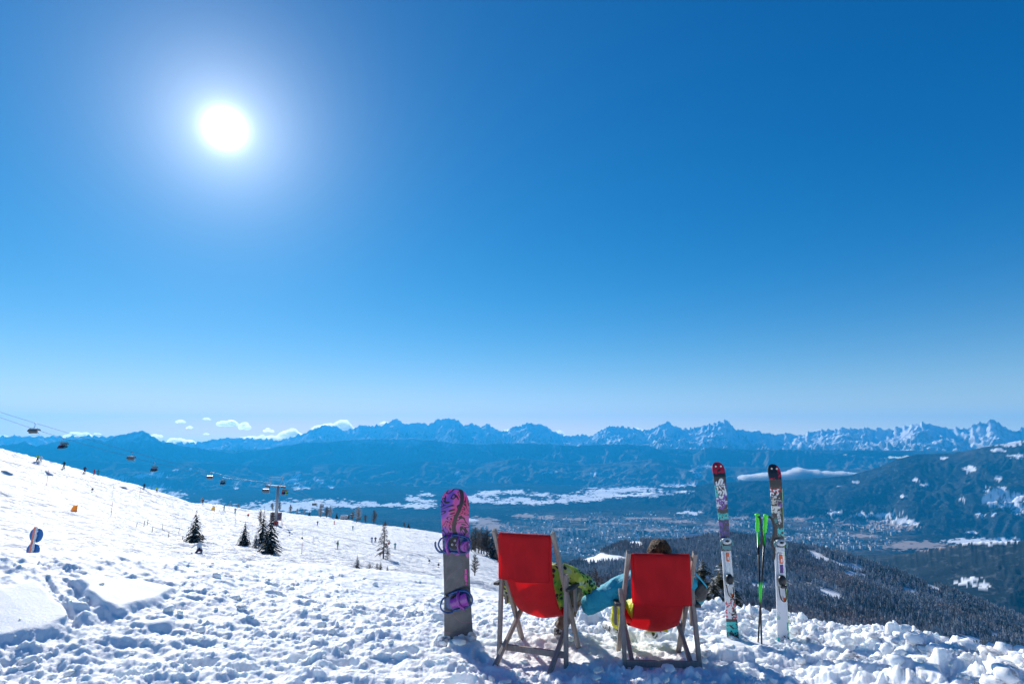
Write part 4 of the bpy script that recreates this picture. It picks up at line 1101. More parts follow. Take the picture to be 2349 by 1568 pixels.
binding(sb_root, zb(1243), R(8), False)
binding(sb_root, zb(1373), R(-14), True)
for (u0, u1, v0, v1) in ((0.083, 0.099, 0.0, 0.045), (0.083, 0.099, 0.052, 0.088), (0.083, 0.099, 0.094, 0.118), (0.078, 0.082, 0.036, 0.10), (0.088, 0.094, 0.122, 0.150), (0.080, 0.098, 0.136, 0.142)):
    zt = zb(1303)
    MB().box(((u0 + u1) / 2, -0.0215, zt - (v0 + v1) / 2), (u1 - u0, 0.001, v1 - v0)).build('lettering', M_PINK, sb_root)
# snow that clings to the tail of the board
mb = MB(); gz = surf_z(pb.x, pb.y - 0.03) - pb.z; rq = random.Random(3)
for q in range(90):
    u = rq.uniform(-0.17, 0.17); r_ = rq.uniform(0.008, 0.026); top_ = 0.045 + 0.025 * math.sin(u * 21) + 0.02 * math.sin(u * 47 + 1)
    f_ = rq.random(); mb.ball((u, -0.010 - 0.05 * (1 - f_) * rq.random(), gz - 0.03 + (top_ + 0.01) * f_), (r_ * 1.5, r_ * 0.7, r_), 9, 6)
mb.build('clinging_snow', M_SNOW, sb_root, smooth=True)

# ------------------------------------------------------------------ skis and poles
LOGO = [[(200, 420), (280, 360), (315, 540), (395, 300), (430, 240), (510, 205), (590, 230), (640, 300), (635, 370), (575, 560), (690, 480), (705, 555), (450, 590), (540, 320), (522, 305), (410, 600), (240, 615)],
    [(255, 655), (350, 640), (385, 850), (300, 875)], [(360, 640), (445, 622), (545, 745), (485, 800)], [(495, 815), (560, 765), (590, 800), (510, 825)], [(505, 615), (630, 598), (580, 710)], [(638, 598), (722, 584), (750, 760), (670, 775)],
    [(315, 905), (490, 860), (575, 950), (520, 1100), (425, 1095), (470, 985), (350, 1060)], [(545, 850), (625, 815), (715, 905), (685, 800), (765, 765), (845, 1105), (770, 1165), (715, 1000), (680, 1105), (585, 1100), (620, 960)],
    [(410, 1135), (510, 1135), (500, 1225), (525, 1235), (570, 1130), (670, 1125), (640, 1240), (590, 1315), (510, 1335), (430, 1290), (395, 1210)], [(250, 1280), (350, 1255), (390, 1350), (275, 1385)]]
def poly_faces(mb, pts, y):
    """a flat filled outline facing the viewer"""
    from mathutils.geometry import tessellate_polygon
    k = [Vector((p[0], y, p[1])) for p in pts]
    tri = tessellate_polygon([k]); mb.add(k, [t for t in tri])
def text_mesh(name, txt, size, mat, parent, loc, rot, squeeze=1.0):
    cu = bpy.data.curves.new(name, 'FONT'); cu.body = txt; cu.size = size; cu.align_x = 'CENTER'; cu.align_y = 'CENTER'; cu.extrude = 0.0003
    o = bpy.data.objects.new(name, cu); COL.objects.link(o); me = bake(o, name)
    me.materials.clear(); me.materials.append(mat)
    o = link_mesh(name, me, None, parent); o.location = loc; o.rotation_euler = rot; o.scale = (squeeze, 1, 1)
    return o
def ski_material(name, bands, patches, edge):
    """bands: [(z, colour), ...] from tail to tip; patches: (z0, z1, x0, x1, colour, scale, threshold) printed blotches"""
    m, nt, b, out = mat_new(name)
    tc = N(nt, 'TexCoord'); sep = N(nt, 'SeparateXYZ'); L(nt, tc.outputs['Object'], sep.inputs[0])
    wob = N(nt, 'TexNoise', Scale=24.0, Detail=4.0); L(nt, tc.outputs['Object'], wob.inputs['Vector'])
    z = mth(nt, 'DIVIDE', mth(nt, 'ADD', sep.outputs['Z'], mth(nt, 'MULTIPLY', mth(nt, 'SUBTRACT', wob.outputs[0], 0.5), 0.045)), 2.0)
    c = ramp(nt, [(p / 2.0, q) for p, q in bands], z, 'CONSTANT').outputs[0]
    for i, (z0, z1, x0, x1, col, sc_, th) in enumerate(patches):
        n = N(nt, 'TexNoise', Scale=sc_, Detail=3.0, Distortion=0.9); mp = N(nt, 'Mapping'); mp.inputs['Location'].default_value = (i * 3.7, i * 1.9, 0); L(nt, tc.outputs['Object'], mp.inputs['Vector']); L(nt, mp.outputs[0], n.inputs['Vector'])
        k = ramp(nt, [(th, 0.0), (th + 0.012, 1.0)], n.outputs[0]).outputs[0]
        for s_, lo, hi in (('Z', z0, z1), ('X', x0, x1)):
            k = mth(nt, 'MULTIPLY', k, mth(nt, 'MULTIPLY', mth(nt, 'GREATER_THAN', sep.outputs[s_], lo), mth(nt, 'LESS_THAN', sep.outputs[s_], hi)))
        c = mix(nt, k, c, col)
    L(nt, c, b.inputs['Base Color']); b.inputs['Roughness'].default_value = 0.3; b.inputs['Coat Weight'].default_value = 0.3
    return m
BLK, WHT, TEAL, PUR, RED = (0.016, 0.015, 0.02), (0.70, 0.71, 0.74), (0.02, 0.52, 0.50), (0.16, 0.06, 0.36), (0.50, 0.012, 0.03)
M_ORANGE = simple('orange_plastic', (0.85, 0.13, 0.02), 0.35)
M_TEALP = simple('teal_binding_plastic', (0.10, 0.26, 0.28), 0.35)
M_GREYP = simple('pale_binding_plastic', (0.55, 0.57, 0.60), 0.35)
M_LOGO = simple('white_print', (0.74, 0.74, 0.75), 0.4)
M_LIME = simple('lime_edge', (0.50, 0.85, 0.05), 0.4)
def ski(px0, py0, px1, py1, Y, label, mat, logo, left):
    b, t = at(px0, py0, Y), at(px1, py1, Y)
    root = empty('ski', b); d = t - b
    root.rotation_euler = (0, math.atan2(d.x, d.z), 0)
    tag(root, label, 'ski', 'pair of skis stuck upright in the snow')
    ln = d.length; below = 0.20
    plank(ln + below, below, 0.066, 0.047, 0.085, mat, 'deck', root, 0.013, -0.0 + 0.05)
    Mi = (Matrix.Translation(b) @ Matrix.Rotation(math.atan2(d.x, d.z), 4, 'Y')).inverted()
    loc = lambda px, py: (lambda q: (q.x, q.z))(Mi @ at(px, py, Y))
    zz = lambda py: (Mi @ at(px0 + (px1 - px0) * (py0 - py) / (py0 - py1), py, Y)).z
    # steel edge strip with its bright sidewall
    if not left: MB().tube([(half_width((z + below) / (ln + below), 0.066, 0.047) + 0.002, -0.012 * math.sin(math.pi * (z + below) / (ln + below)), z) for z in [0.02 + (ln - 0.25) * i / 20 for i in range(21)]], 0.0035, 6).build('edge', M_LIME, root)
    y0 = -0.020
    tz, hz, bz = zz(1245 if left else 1249), zz(1330 if left else 1333), zz(1357 if left else 1366)
    # toe piece: rounded housing with wings and an anti-friction plate under it
    toe = empty('toe_piece'); toe.parent = root
    MB().ball((0, y0 - 0.030, tz + 0.030), (0.050, 0.028, 0.034), 14, 10).build('housing', M_GREYP, toe, smooth=True)
    MB().ball((0, y0 - 0.046, tz + 0.032), (0.026, 0.018, 0.014), 12, 8).build('badge', M_BLACK, toe, smooth=True)
    for s_ in (-1, 1): MB().tube(arc([(s_ * 0.03, y0 - 0.02, tz + 0.05), (s_ * 0.056, y0 - 0.03, tz + 0.02), (s_ * 0.050, y0 - 0.03, tz - 0.012)], 8), 0.010, 7).build('wing', M_TEALP, toe, smooth=True)
    MB().box((0, y0 - 0.012, tz - 0.035), (0.082, 0.020, 0.044)).build('sole_plate', M_TEALP if left else M_GREYP, toe, bevel=0.005)
    MB().box((0, y0 - 0.006, (tz + hz) / 2 - 0.02), (0.052, 0.012, tz - hz - 0.10)).build('track', M_WHITE, root, bevel=0.004)
    MB().box((0.004, y0 - 0.014, tz - 0.125), (0.030, 0.010, 0.085)).build('slider', M_ORANGE, root, bevel=0.004)
    MB().box((0.004, y0 - 0.020, tz - 0.135), (0.014, 0.008, 0.03)).build('slider_window', M_WHITE, root, bevel=0.002)
    if not left: MB().box((0.006, y0 - 0.014, tz - 0.215), (0.030, 0.008, 0.075)).build('slider_base', simple('purple_print', (0.10, 0.03, 0.22), 0.4), root, bevel=0.003)
    heel = empty('heel_piece'); heel.parent = root
    MB().ball((-0.004, y0 - 0.036, hz + 0.022), (0.040, 0.034, 0.050), 14, 10).build('housing', M_BLACK, heel, smooth=True)
    MB().box((-0.004, y0 - 0.058, hz - 0.03), (0.058, 0.022, 0.026)).build('lever', M_GREYP if left else M_BLACK, heel, bevel=0.006)
    MB().tube(arc([(0.03, y0 - 0.01, hz + 0.01), (0.062, y0 - 0.02, hz + 0.002), (0.088, y0 - 0.022, hz - 0.01)], 8), 0.005, 6).build('brake_arm', M_METAL, heel, smooth=True)
    MB().tube(arc([(-0.034, y0 - 0.02, hz - 0.03), (-0.028, y0 - 0.035, bz), (0.0, y0 - 0.04, bz - 0.035), (0.026, y0 - 0.035, bz - 0.008), (0.028, y0 - 0.02, hz - 0.03)], 8), 0.0055, 6).build('brake_loop', M_BLACK, heel, smooth=True)
    MB().box((0.016, y0 - 0.018, bz - 0.02), (0.022, 0.012, 0.026)).build('release_tab', M_ORANGE, heel, bevel=0.003)
    for u in (-0.026, 0.026): MB().tube([(u, -0.012 + 0.03, ln - 0.040), (u, 0.012, ln - 0.040)], 0.0095, 10).build('tip_rivet', M_METAL, root)
    mb = MB()
    if logo == 'big':
        for poly in LOGO: poly_faces(mb, [loc((1980 + x / 19.6) * 0.82363, (1320 + y / 19.6) * 0.82363) for x, y in poly], 0)
    else:
        cx, cz = loc(1785, 1187)
        for poly in LOGO[:-1]: poly_faces(mb, [(cx + (x - 520) * 0.0000735 * 0.85, cz - (y - 770) * 0.000103) for x, y in poly], 0)
    o = mb.build('logo', M_LOGO, root, clean=False); o.location = (0, -0.0205 if logo == 'big' else -0.0215, 0)
    q = loc(1654, 1178) if left else loc(1783, 1147)
    text_mesh('lettering', 'DOMAIN', 0.030 if left else 0.022, simple('teal_print', TEAL, 0.4) if left else M_LOGO, root, (q[0], -0.0215, q[1]), (math.pi / 2, R(0 if left else 4), 0), 0.72)
    return root, zz
zl = lambda py: at(1665, py, 5.95).z - at(1682, 1474, 5.95).z
zr = lambda py: at(1787, py, 5.80).z - at(1797, 1489, 5.80).z
M_SKI_L = ski_material('red_tipped_ski_print', [(-1.0, BLK), (zl(1436), (0.03, 0.03, 0.035)), (zl(1418), WHT), (zl(1262), BLK), (zl(1200), (0.012, 0.03, 0.12)), (zl(1192), TEAL), (zl(1176), BLK), (zl(1086), (0.42, 0.012, 0.03))], [
    (zl(1100), zl(1062), -0.02, 0.07, BLK, 26, 0.55), (zl(1230), zl(1196), -0.07, 0.07, PUR, 30, 0.52), (zl(1168), zl(1136), -0.07, 0.07, PUR, 22, 0.47), (zl(1165), zl(1145), -0.07, 0.07, WHT, 40, 0.55), (zl(1140), zl(1105), 0.02, 0.07, PUR, 30, 0.5), (zl(1140), zl(1112), -0.07, -0.03, TEAL, 30, 0.48), (zl(1235), zl(1205), -0.07, 0.07, (0.01, 0.03, 0.20), 24, 0.5),
    (zl(1432), zl(1366), 0.0, 0.07, BLK, 28, 0.46), (zl(1420), zl(1372), -0.07, 0.07, (0.62, 0.03, 0.07), 34, 0.55), (zl(1448), zl(1424), -0.07, 0.07, TEAL, 30, 0.45), (zl(1460), zl(1440), -0.07, 0.07, TEAL, 60, 0.55), (zl(1190), zl(1176), -0.07, 0.07, BLK, 60, 0.56)], None)
M_SKI_R = ski_material('black_tipped_ski_print', [(-1.0, WHT), (zr(1262), BLK)], [
    (zr(1105), zr(1062), 0.03, 0.07, RED, 24, 0.45), (zr(1128), zr(1116), -0.07, 0.07, RED, 34, 0.53), (zr(1100), zr(1094), -0.07, 0.0, RED, 60, 0.58), (zr(1142), zr(1120), -0.07, 0.03, WHT, 36, 0.54), (zr(1160), zr(1140), -0.07, 0.01, (0.55, 0.50, 0.42), 40, 0.52), (zr(1163), zr(1150), 0.0, 0.07, PUR, 22, 0.48), (zr(1176), zr(1160), -0.07, 0.03, (0.66, 0.64, 0.58), 34, 0.43),
    (zr(1215), zr(1172), -0.07, 0.07, (0.015, 0.24, 0.24), 34, 0.60), (zr(1228), zr(1210), -0.01, 0.07, TEAL, 34, 0.47), (zr(1260), zr(1245), -0.07, -0.01, PUR, 34, 0.5), (zr(1420), zr(1402), -0.07, -0.02, (0.30, 0.45, 0.42), 36, 0.45), (zr(1500), zr(1425), 0.038, 0.07, TEAL, 20, 0.42), (zr(1500), zr(1455), -0.07, 0.07, BLK, 50, 0.56), (zr(1500), zr(1460), -0.07, -0.035, TEAL, 20, 0.42)], None)
ski(1682, 1474, 1648, 1060, 5.95, 'red tipped ski beside the lower deckchair', M_SKI_L, 'big', True)
ski(1797, 1489, 1777, 1065, 5.80, 'black tipped ski with bright lime edge, right of the poles', M_SKI_R, 'small', False)
M_GRIP = simple('green_rubber_grip', (0.10, 0.85, 0.06), 0.5, bump=0.1)
def pole_material():
    m, nt, b, out = mat_new('pole_shaft')
    tc = N(nt, 'TexCoord'); sep = N(nt, 'SeparateXYZ'); L(nt, tc.outputs['Object'], sep.inputs[0])
    g = (0.06, 0.75, 0.05)
    c = ramp(nt, [(0.0, (0.012, 0.012, 0.014)), (0.245, (0.012, 0.012, 0.014)), (0.275, g), (0.33, g), (0.355, (0.012, 0.012, 0.014)), (0.54, (0.012, 0.012, 0.014)), (0.575, g), (0.62, g), (0.63, (0.012, 0.012, 0.014))], mth(nt, 'DIVIDE', sep.outputs['Z'], 1.75))
    L(nt, c.outputs[0], b.inputs['Base Color']); b.inputs['Roughness'].default_value = 0.3
    return m
M_POLE = pole_material()
def ski_pole(bx, by, tx, ty, Y, Yt, label, strap):
    b, t = at(bx, by, Y), at(tx, ty, Yt); root = empty('ski_pole', b); d = t - b
    root.rotation_euler = d.to_track_quat('Z', 'Y').to_euler()
    tag(root, label, 'ski pole', 'pair of ski poles planted between the skis')
    ln = d.length
    MB().tube([(0, 0, -0.18), (0, 0, ln * 0.3), (0, 0, ln - 0.16)], [0.006, 0.0085, 0.0095], 12).build('shaft', M_POLE, root, smooth=True)
    prof = [(0.0, 0.013), (0.012, 0.019), (0.030, 0.0165), (0.045, 0.020), (0.062, 0.0165), (0.078, 0.020), (0.096, 0.0165), (0.112, 0.020), (0.135, 0.018), (0.150, 0.021), (0.160, 0.025), (0.168, 0.022), (0.172, 0.010)]
    MB().tube([(0.004 * math.sin(z * 40), 0, ln - 0.172 + z) for z, r_ in prof], [r_ for z, r_ in prof], 14).build('grip', M_GRIP, root, smooth=True)
    Q = root.rotation_euler.to_matrix().inverted()
    T = lambda p: Q @ Vector(p)
    top = Vector((0, 0, ln - 0.02))
    pts = [top + T(p) for p in strap]
    cv = arc(pts, 10); rows = []
    for i, p in enumerate(cv):
        dd = (cv[min(i + 1, len(cv) - 1)] - cv[max(i - 1, 0)]).normalized(); sd = dd.cross(T((0, -1, 0.15))); sd = sd.normalized() * 0.011 if sd.length > 1e-3 else Vector((0.011, 0, 0))
        rows.append([p - sd, p + sd])
    MB().sheet(rows).build('wrist_strap', M_BLACK, root, solid=0.002)
    mb = MB(); mb.tube([(0, 0, 0.02), (0, 0, 0.028)], 0.034, 16); mb.build('basket', M_BLACK, root).location = (0, 0, -0.15)
    return root
ski_pole(1748, 1496, 1737, 1177, 5.74, 5.80, 'ski pole with a black strap hanging over its green grip, left of the two', [(0.0, -0.02, 0.0), (0.018, -0.026, -0.03), (0.020, -0.028, -0.12), (0.018, -0.026, -0.24), (-0.004, -0.02, -0.29), (-0.024, -0.02, -0.31), (-0.02, -0.02, -0.36)])
ski_pole(1738, 1488, 1757, 1179, 5.80, 5.76, 'ski pole with a bare green grip and a loose strap, right of the two', [(0.02, -0.01, 0.0), (0.050, -0.01, -0.02), (0.066, -0.012, -0.10), (0.050, -0.012, -0.20), (0.034, -0.012, -0.24), (0.046, -0.012, -0.29), (0.052, -0.012, -0.34), (0.040, -0.012, -0.40)])

# ------------------------------------------------------------------ the two people in the deckchairs
def pattern_jacket():
    m, nt, b, out = mat_new('spotted_lime_jacket')
    tc = N(nt, 'TexCoord')
    v = N(nt, 'TexVoronoi', Scale=23.0); v.inputs['Randomness'].default_value = 0.55; L(nt, tc.outputs['Object'], v.inputs['Vector'])
    big = N(nt, 'TexNoise', Scale=7.0, Detail=2.0); L(nt, tc.outputs['Object'], big.inputs['Vector'])
    b2 = N(nt, 'TexNoise', Scale=6.0, Detail=2.0); mp = N(nt, 'Mapping'); mp.inputs['Location'].default_value = (3, 1, 7); L(nt, tc.outputs['Object'], mp.inputs['Vector']); L(nt, mp.outputs[0], b2.inputs['Vector'])
    base = ramp(nt, [(0.36, (0.20, 0.55, 0.05)), (0.48, (0.62, 0.66, 0.05)), (0.58, (0.74, 0.72, 0.10)), (0.64, (0.66, 0.78, 0.55))], b2.outputs[0])
    cell = ramp(nt, [(0.40, 1.0), (0.62, 0.72)], v.outputs['Distance'])
    spot = ramp(nt, [(0.44, 1.0), (0.52, 0.0)], v.outputs['Distance'])
    where = ramp(nt, [(0.43, 0.0), (0.48, 1.0)], big.outputs[0])
    mm = N(nt, 'Mix', data_type='RGBA', blend_type='MULTIPLY'); mm.inputs[0].default_value = 1.0; L(nt, base.outputs[0], mm.inputs[6]); L(nt, cell.outputs[0], mm.inputs[7])
    L(nt, mix(nt, mth(nt, 'MULTIPLY', spot.outputs[0], where.outputs[0]), mm.outputs[2], (0.012, 0.014, 0.012)), b.inputs['Base Color'])
    b.inputs['Roughness'].default_value = 0.6
    n = N(nt, 'TexNoise', Scale=14.0, Detail=4.0); L(nt, tc.outputs['Object'], n.inputs['Vector'])
    bp = N(nt, 'Bump', Strength=0.6, Distance=0.02); L(nt, n.outputs[0], bp.inputs['Height']); L(nt, bp.outputs[0], b.inputs['Normal'])
    return m
def soft_shell(name, col, rough=0.55, crease=14.0):
    m, nt, b, out = mat_new(name)
    tc = N(nt, 'TexCoord'); n = N(nt, 'TexNoise', Scale=crease, Detail=4.0, Distortion=0.8); L(nt, tc.outputs['Object'], n.inputs['Vector'])
    L(nt, ramp(nt, [(0.3, [c * 0.8 for c in col]), (0.65, col)], n.outputs[0]).outputs[0], b.inputs['Base Color'])
    b.inputs['Roughness'].default_value = rough
    bp = N(nt, 'Bump', Strength=0.7, Distance=0.03); L(nt, n.outputs[0], bp.inputs['Height']); L(nt, bp.outputs[0], b.inputs['Normal'])
    return m
def hair_material():
    m, nt, b, out = mat_new('brown_hair')
    tc = N(nt, 'TexCoord'); mp = N(nt, 'Mapping'); mp.inputs['Scale'].default_value = (55, 55, 9); L(nt, tc.outputs['Object'], mp.inputs['Vector'])
    n = N(nt, 'TexNoise', Scale=1.5, Detail=6.0, Distortion=1.5); L(nt, mp.outputs[0], n.inputs['Vector'])
    L(nt, ramp(nt, [(0.3, (0.02, 0.011, 0.006)), (0.55, (0.085, 0.042, 0.02)), (0.75, (0.22, 0.12, 0.06))], n.outputs[0]).outputs[0], b.inputs['Base Color'])
    b.inputs['Roughness'].default_value = 0.6; b.inputs['Specular IOR Level'].default_value = 0.15
    bp = N(nt, 'Bump', Strength=0.9, Distance=0.02); L(nt, n.outputs[0], bp.inputs['Height']); L(nt, bp.outputs[0], b.inputs['Normal'])
    return m
M_SKIN = simple('skin', (0.55, 0.33, 0.24), 0.5, var=0.08)
M_LIMEJ, M_TEALJ, M_DARKJ = pattern_jacket(), soft_shell('teal_jacket', (0.012, 0.36, 0.50), 0.75), soft_shell('black_jacket_panel', (0.02, 0.021, 0.025))
M_BROWNT, M_YELLOWT, M_HAIR = soft_shell('brown_trousers', (0.14, 0.095, 0.065)), soft_shell('yellow_trousers', (0.78, 0.74, 0.01)), hair_material()
def boot_material():
    m, nt, b, out = mat_new('snowy_boot')
    tc = N(nt, 'TexCoord'); n = N(nt, 'TexNoise', Scale=16.0, Detail=4.0); L(nt, tc.outputs['Object'], n.inputs['Vector'])
    L(nt, ramp(nt, [(0.42, (0.02, 0.022, 0.02)), (0.47, (0.55, 0.56, 0.54)), (0.62, (0.82, 0.83, 0.84))], n.outputs[0]).outputs[0], b.inputs['Base Color'])
    b.inputs['Roughness'].default_value = 0.5
    return m
M_BOOT = boot_material()
def lerp(a, b, t): return Vector(a).lerp(Vector(b), t)
def crumple(o, amp):
    """folds of cloth: real relief along the surface normals"""
    me = o.data; n = len(me.vertices); co = np.empty(n * 3, np.float32); me.vertices.foreach_get('co', co); co = co.reshape(-1, 3).astype(float)
    no = np.empty(n * 3, np.float32); me.vertices.foreach_get('normal', no); no = no.reshape(-1, 3)
    u = co[:, 0] * 9 + co[:, 2] * 6 + 2.0 * fbm(co[:, 1] * 6, co[:, 2] * 6, 2, 3); v = co[:, 1] * 9 - co[:, 2] * 7
    f = ridged(u, v, 3, 17, 0.5) - 0.7 + 0.5 * fbm(u * 0.5, v * 0.5, 2, 27)
    co = co + no * (amp * 1.6 * f)[:, None]
    me.vertices.foreach_set('co', co.astype(np.float32).ravel()); me.update(); return o
def sitter(name, label, hip, chest, neck, head, arms, legs, jacket, trousers, baggy, extra):
    """arms: [(shoulder, elbow, wrist, finger direction, palm side)], legs: [(knee, ankle, toe)]; all in world metres"""
    root = empty('person', (hip[0], hip[1], 0)); O = Vector((hip[0], hip[1], 0))
    tag(root, label, 'person')
    V = lambda p: tuple(Vector(p) - O)
    # the body itself: one continuous surface from head to feet, fingers included
    J, E_ = [], []
    def add(p, r, parent=None):
        J.append(V(p) + (r,)); k = len(J) - 1
        if parent is not None: E_.append((parent, k))
        return k
    k0 = add(hip, 0.115); k1 = add(lerp(hip, chest, 0.5), 0.105, k0); k2 = add(chest, 0.12, k1); k3 = add(neck, 0.055, k2)
    hd = Vector(head); nk = Vector(neck); ax = (hd - nk).normalized()
    k4 = add(nk.lerp(hd, 0.45), 0.062, k3); k5 = add(hd, 0.092, k4); k6 = add(hd + ax * 0.055, 0.080, k5)
    for sh, el, wr, fd, side in arms:
        a = add(sh, 0.058, k2); b_ = add(lerp(sh, el, 0.5), 0.050, a); c = add(el, 0.042, b_); d = add(lerp(el, wr, 0.5), 0.038, c); e = add(wr, 0.027, d)
        fd = Vector(fd).normalized(); sd = Vector(side); sd = (sd - fd * sd.dot(fd)).normalized(); up = fd.cross(sd)
        pm = Vector(wr) + fd * 0.045; p_ = add(pm, (0.036, 0.018), e)
        for i, (off, ln) in enumerate(((-0.030, 0.066), (-0.010, 0.076), (0.011, 0.072), (0.030, 0.056))):
            q0 = add(pm + fd * 0.032 + sd * off, 0.0095, p_); q1 = add(pm + fd * (0.032 + ln * 0.5) + sd * off - up * 0.012, 0.0085, q0); add(pm + fd * (0.032 + ln * 0.78) + sd * off - up * 0.040, 0.0075, q1)
        t0 = add(pm - fd * 0.015 - sd * 0.040, 0.0105, p_); t1 = add(pm + fd * 0.015 - sd * 0.058 - up * 0.012, 0.0095, t0); add(pm + fd * 0.035 - sd * 0.050 - up * 0.028, 0.0085, t1)
    for i, (kn, an, to) in enumerate(legs):
        hj = Vector(hip) + (Vector(kn) - Vector(hip)) * 0.22
        a = add(hj, 0.088, k0); b_ = add(lerp(hj, kn, 0.6), 0.072, a); c = add(kn, 0.058, b_); d = add(lerp(kn, an, 0.4), 0.054, c); e = add(an, 0.038, d); add(to, 0.034, e)
    skin('body', J, E_, M_SKIN, root, 2)
    # face: nose, eyes, mouth and ears on the side the person looks to
    fwd = (Vector((0, 1, 0)) - ax * ax.y).normalized(); rt = fwd.cross(ax).normalized(); hl = Vector(V(head))
    mb = MB(); mb.ball(hl + fwd * 0.098 - ax * 0.005, (0.014, 0.02, 0.022), 8, 6); mb.build('nose', M_SKIN, root, smooth=True)
    for s_ in (-1, 1):
        MB().ball(hl + rt * s_ * 0.092 + ax * 0.0, (0.014, 0.026, 0.034), 8, 6).build('ear', M_SKIN, root, smooth=True)
        MB().ball(hl + fwd * 0.083 + rt * s_ * 0.032 + ax * 0.022, 0.013, 8, 6).build('eye', M_WHITE, root, smooth=True)
    MB().box(hl + fwd * 0.090 - ax * 0.045, (0.045, 0.012, 0.010)).build('mouth', simple('lips', (0.42, 0.16, 0.14), 0.5), root, bevel=0.003)
    # hair: a cap of uneven locks
    bm = bmesh.new(); bmesh.ops.create_icosphere(bm, subdivisions=4, radius=1.0)
    for v in bm.verts:
        p = v.co.copy(); n = float(fbm(np.array([p.x * 3 + p.z * 2]), np.array([p.y * 3 - p.z]), 4, 5, 0.65)[0])
        v.co = Vector((p.x * 0.100, p.y * 0.108, p.z * 0.110)) * (1 + 0.10 * n)
    M3 = Matrix((rt, fwd, ax)).transposed()
    cut = [v for v in bm.verts if v.co.y > 0.045 and v.co.z < 0.055 or v.co.z < -0.075]
    bmesh.ops.delete(bm, geom=cut, context='VERTS')
    for v in bm.verts: v.co = M3 @ v.co + hl + ax * 0.020 - fwd * 0.010
    me = bpy.data.meshes.new('hair'); bm.to_mesh(me); bm.free()
    me.polygons.foreach_set('use_smooth', [True] * len(me.polygons)); link_mesh('hair', me, M_HAIR, root)
    # jacket and trousers over the body
    J, E_ = [], []
    k0 = add(lerp(hip, chest, -0.22), 0.158); k1 = add(lerp(hip, chest, 0.45), (0.17, 0.15), k0); k2 = add(chest, (0.175, 0.15), k1); k3 = add(lerp(chest, neck, 0.8), 0.085, k2)
    for ai, (sh, el, wr, fd, side) in enumerate(arms):
        g = baggy[ai]
        a = add(sh, 0.086 * g, k2); b_ = add(lerp(sh, el, 0.33), 0.090 * g, a); b_ = add(lerp(sh, el, 0.62), 0.078 * g, b_); c = add(el, 0.080 * g, b_); d = add(lerp(el, wr, 0.5), 0.066 * g, c); add(lerp(el, wr, 0.97), 0.050, d)
    crumple(skin('jacket', J, E_, jacket, root, 3), 0.016)
    J, E_ = [], []
    k0 = add(hip, 0.142)
    for kn, an, to in legs:
        hj = Vector(hip) + (Vector(kn) - Vector(hip)) * 0.24
        a = add(hj, 0.110, k0); b_ = add(lerp(hj, kn, 0.6), 0.092, a); c = add(kn, 0.084, b_); d = add(lerp(kn, an, 0.5), 0.080, c); add(lerp(kn, an, 0.96), 0.080, d)
    crumple(skin('trousers', J, E_, trousers, root, 3), 0.012)
    for kn, an, to in legs:
        J, E_ = [], []
        a = add(lerp(kn, an, 0.84), 0.066); b_ = add(lerp(kn, an, 0.98), 0.062, a); c = add(lerp(an, to, 0.5), 0.056, b_); add(to, 0.044, c)
        skin('boot', J, E_, M_BOOT, root, 2)
    extra(root, V)
    return root
CLASP = at(1361, 1386, 5.80)
def extra_r(root, V):
    """black shoulder panel with a teal stripe along the right sleeve"""
    a, b, c = at(1580, 1330, 5.42), at(1606, 1356, 5.48), at(1594, 1384, 5.72)
    J = [V(lerp(a, b, 0.2)) + (0.094,), V(lerp(a, b, 0.6)) + (0.090,), V(b) + (0.084,), V(lerp(b, c, 0.5)) + (0.074,)]
    skin('sleeve_panel', J, [(0, 1), (1, 2), (2, 3)], M_DARKJ, root, 2)
    rows = []
    for i in range(13):
        t = i / 12; p = Vector(V(lerp(a, b, -0.1 + 1.15 * t))); n = Vector((0.62, -0.25, 0.74)).normalized(); sd = Vector((0.0, 1, 0.2)).normalized()
        rows.append([p + n * (0.094 - 0.012 * t * t) + sd * w - n * abs(w) * 0.25 for w in (-0.045, -0.02, 0.005, 0.03)])
    MB().sheet(rows).build('sleeve_stripe', simple('bright_teal_stripe', (0.01, 0.42, 0.58), 0.5), root, smooth=True, solid=0.004)
hipR = Vector((1.265, 5.60, 0.235))
sitter('person', 'person in teal jacket and yellow trousers lying back in the lower deckchair', hipR, at(1511, 1345, 5.40), at(1511, 1288, 5.27), at(1512, 1272, 5.24) + Vector((0, 0, 0.012)),
    [(at(1446, 1338, 5.42), at(1346, 1388, 5.56), CLASP + Vector((0.02, -0.02, 0.0)), (-0.4, 0.9, 0.1), (0, 0.2, 1)), (at(1576, 1334, 5.42), at(1604, 1358, 5.50), at(1592, 1386, 5.80), (-0.1, 1, -0.1), (1, 0, 0))],
    [(at(1424, 1372, 5.98), at(1417, 1446, 6.02), at(1386, 1430, 6.26)), (at(1506, 1395, 6.00), at(1488, 1452, 5.96), at(1516, 1452, 6.10))], M_TEALJ, M_YELLOWT, (1.28, 1.0), extra_r)
def extra_l(root, V):
    J = [V(at(1277, 1279, 5.50)) + (0.018,), V(at(1283, 1290, 5.47)) + (0.02,)]
    skin('collar_tab', J, [(0, 1)], simple('magenta_trim', (0.7, 0.02, 0.25), 0.5), root, 1)
hipL = Vector((0.40, 5.72, 0.31))
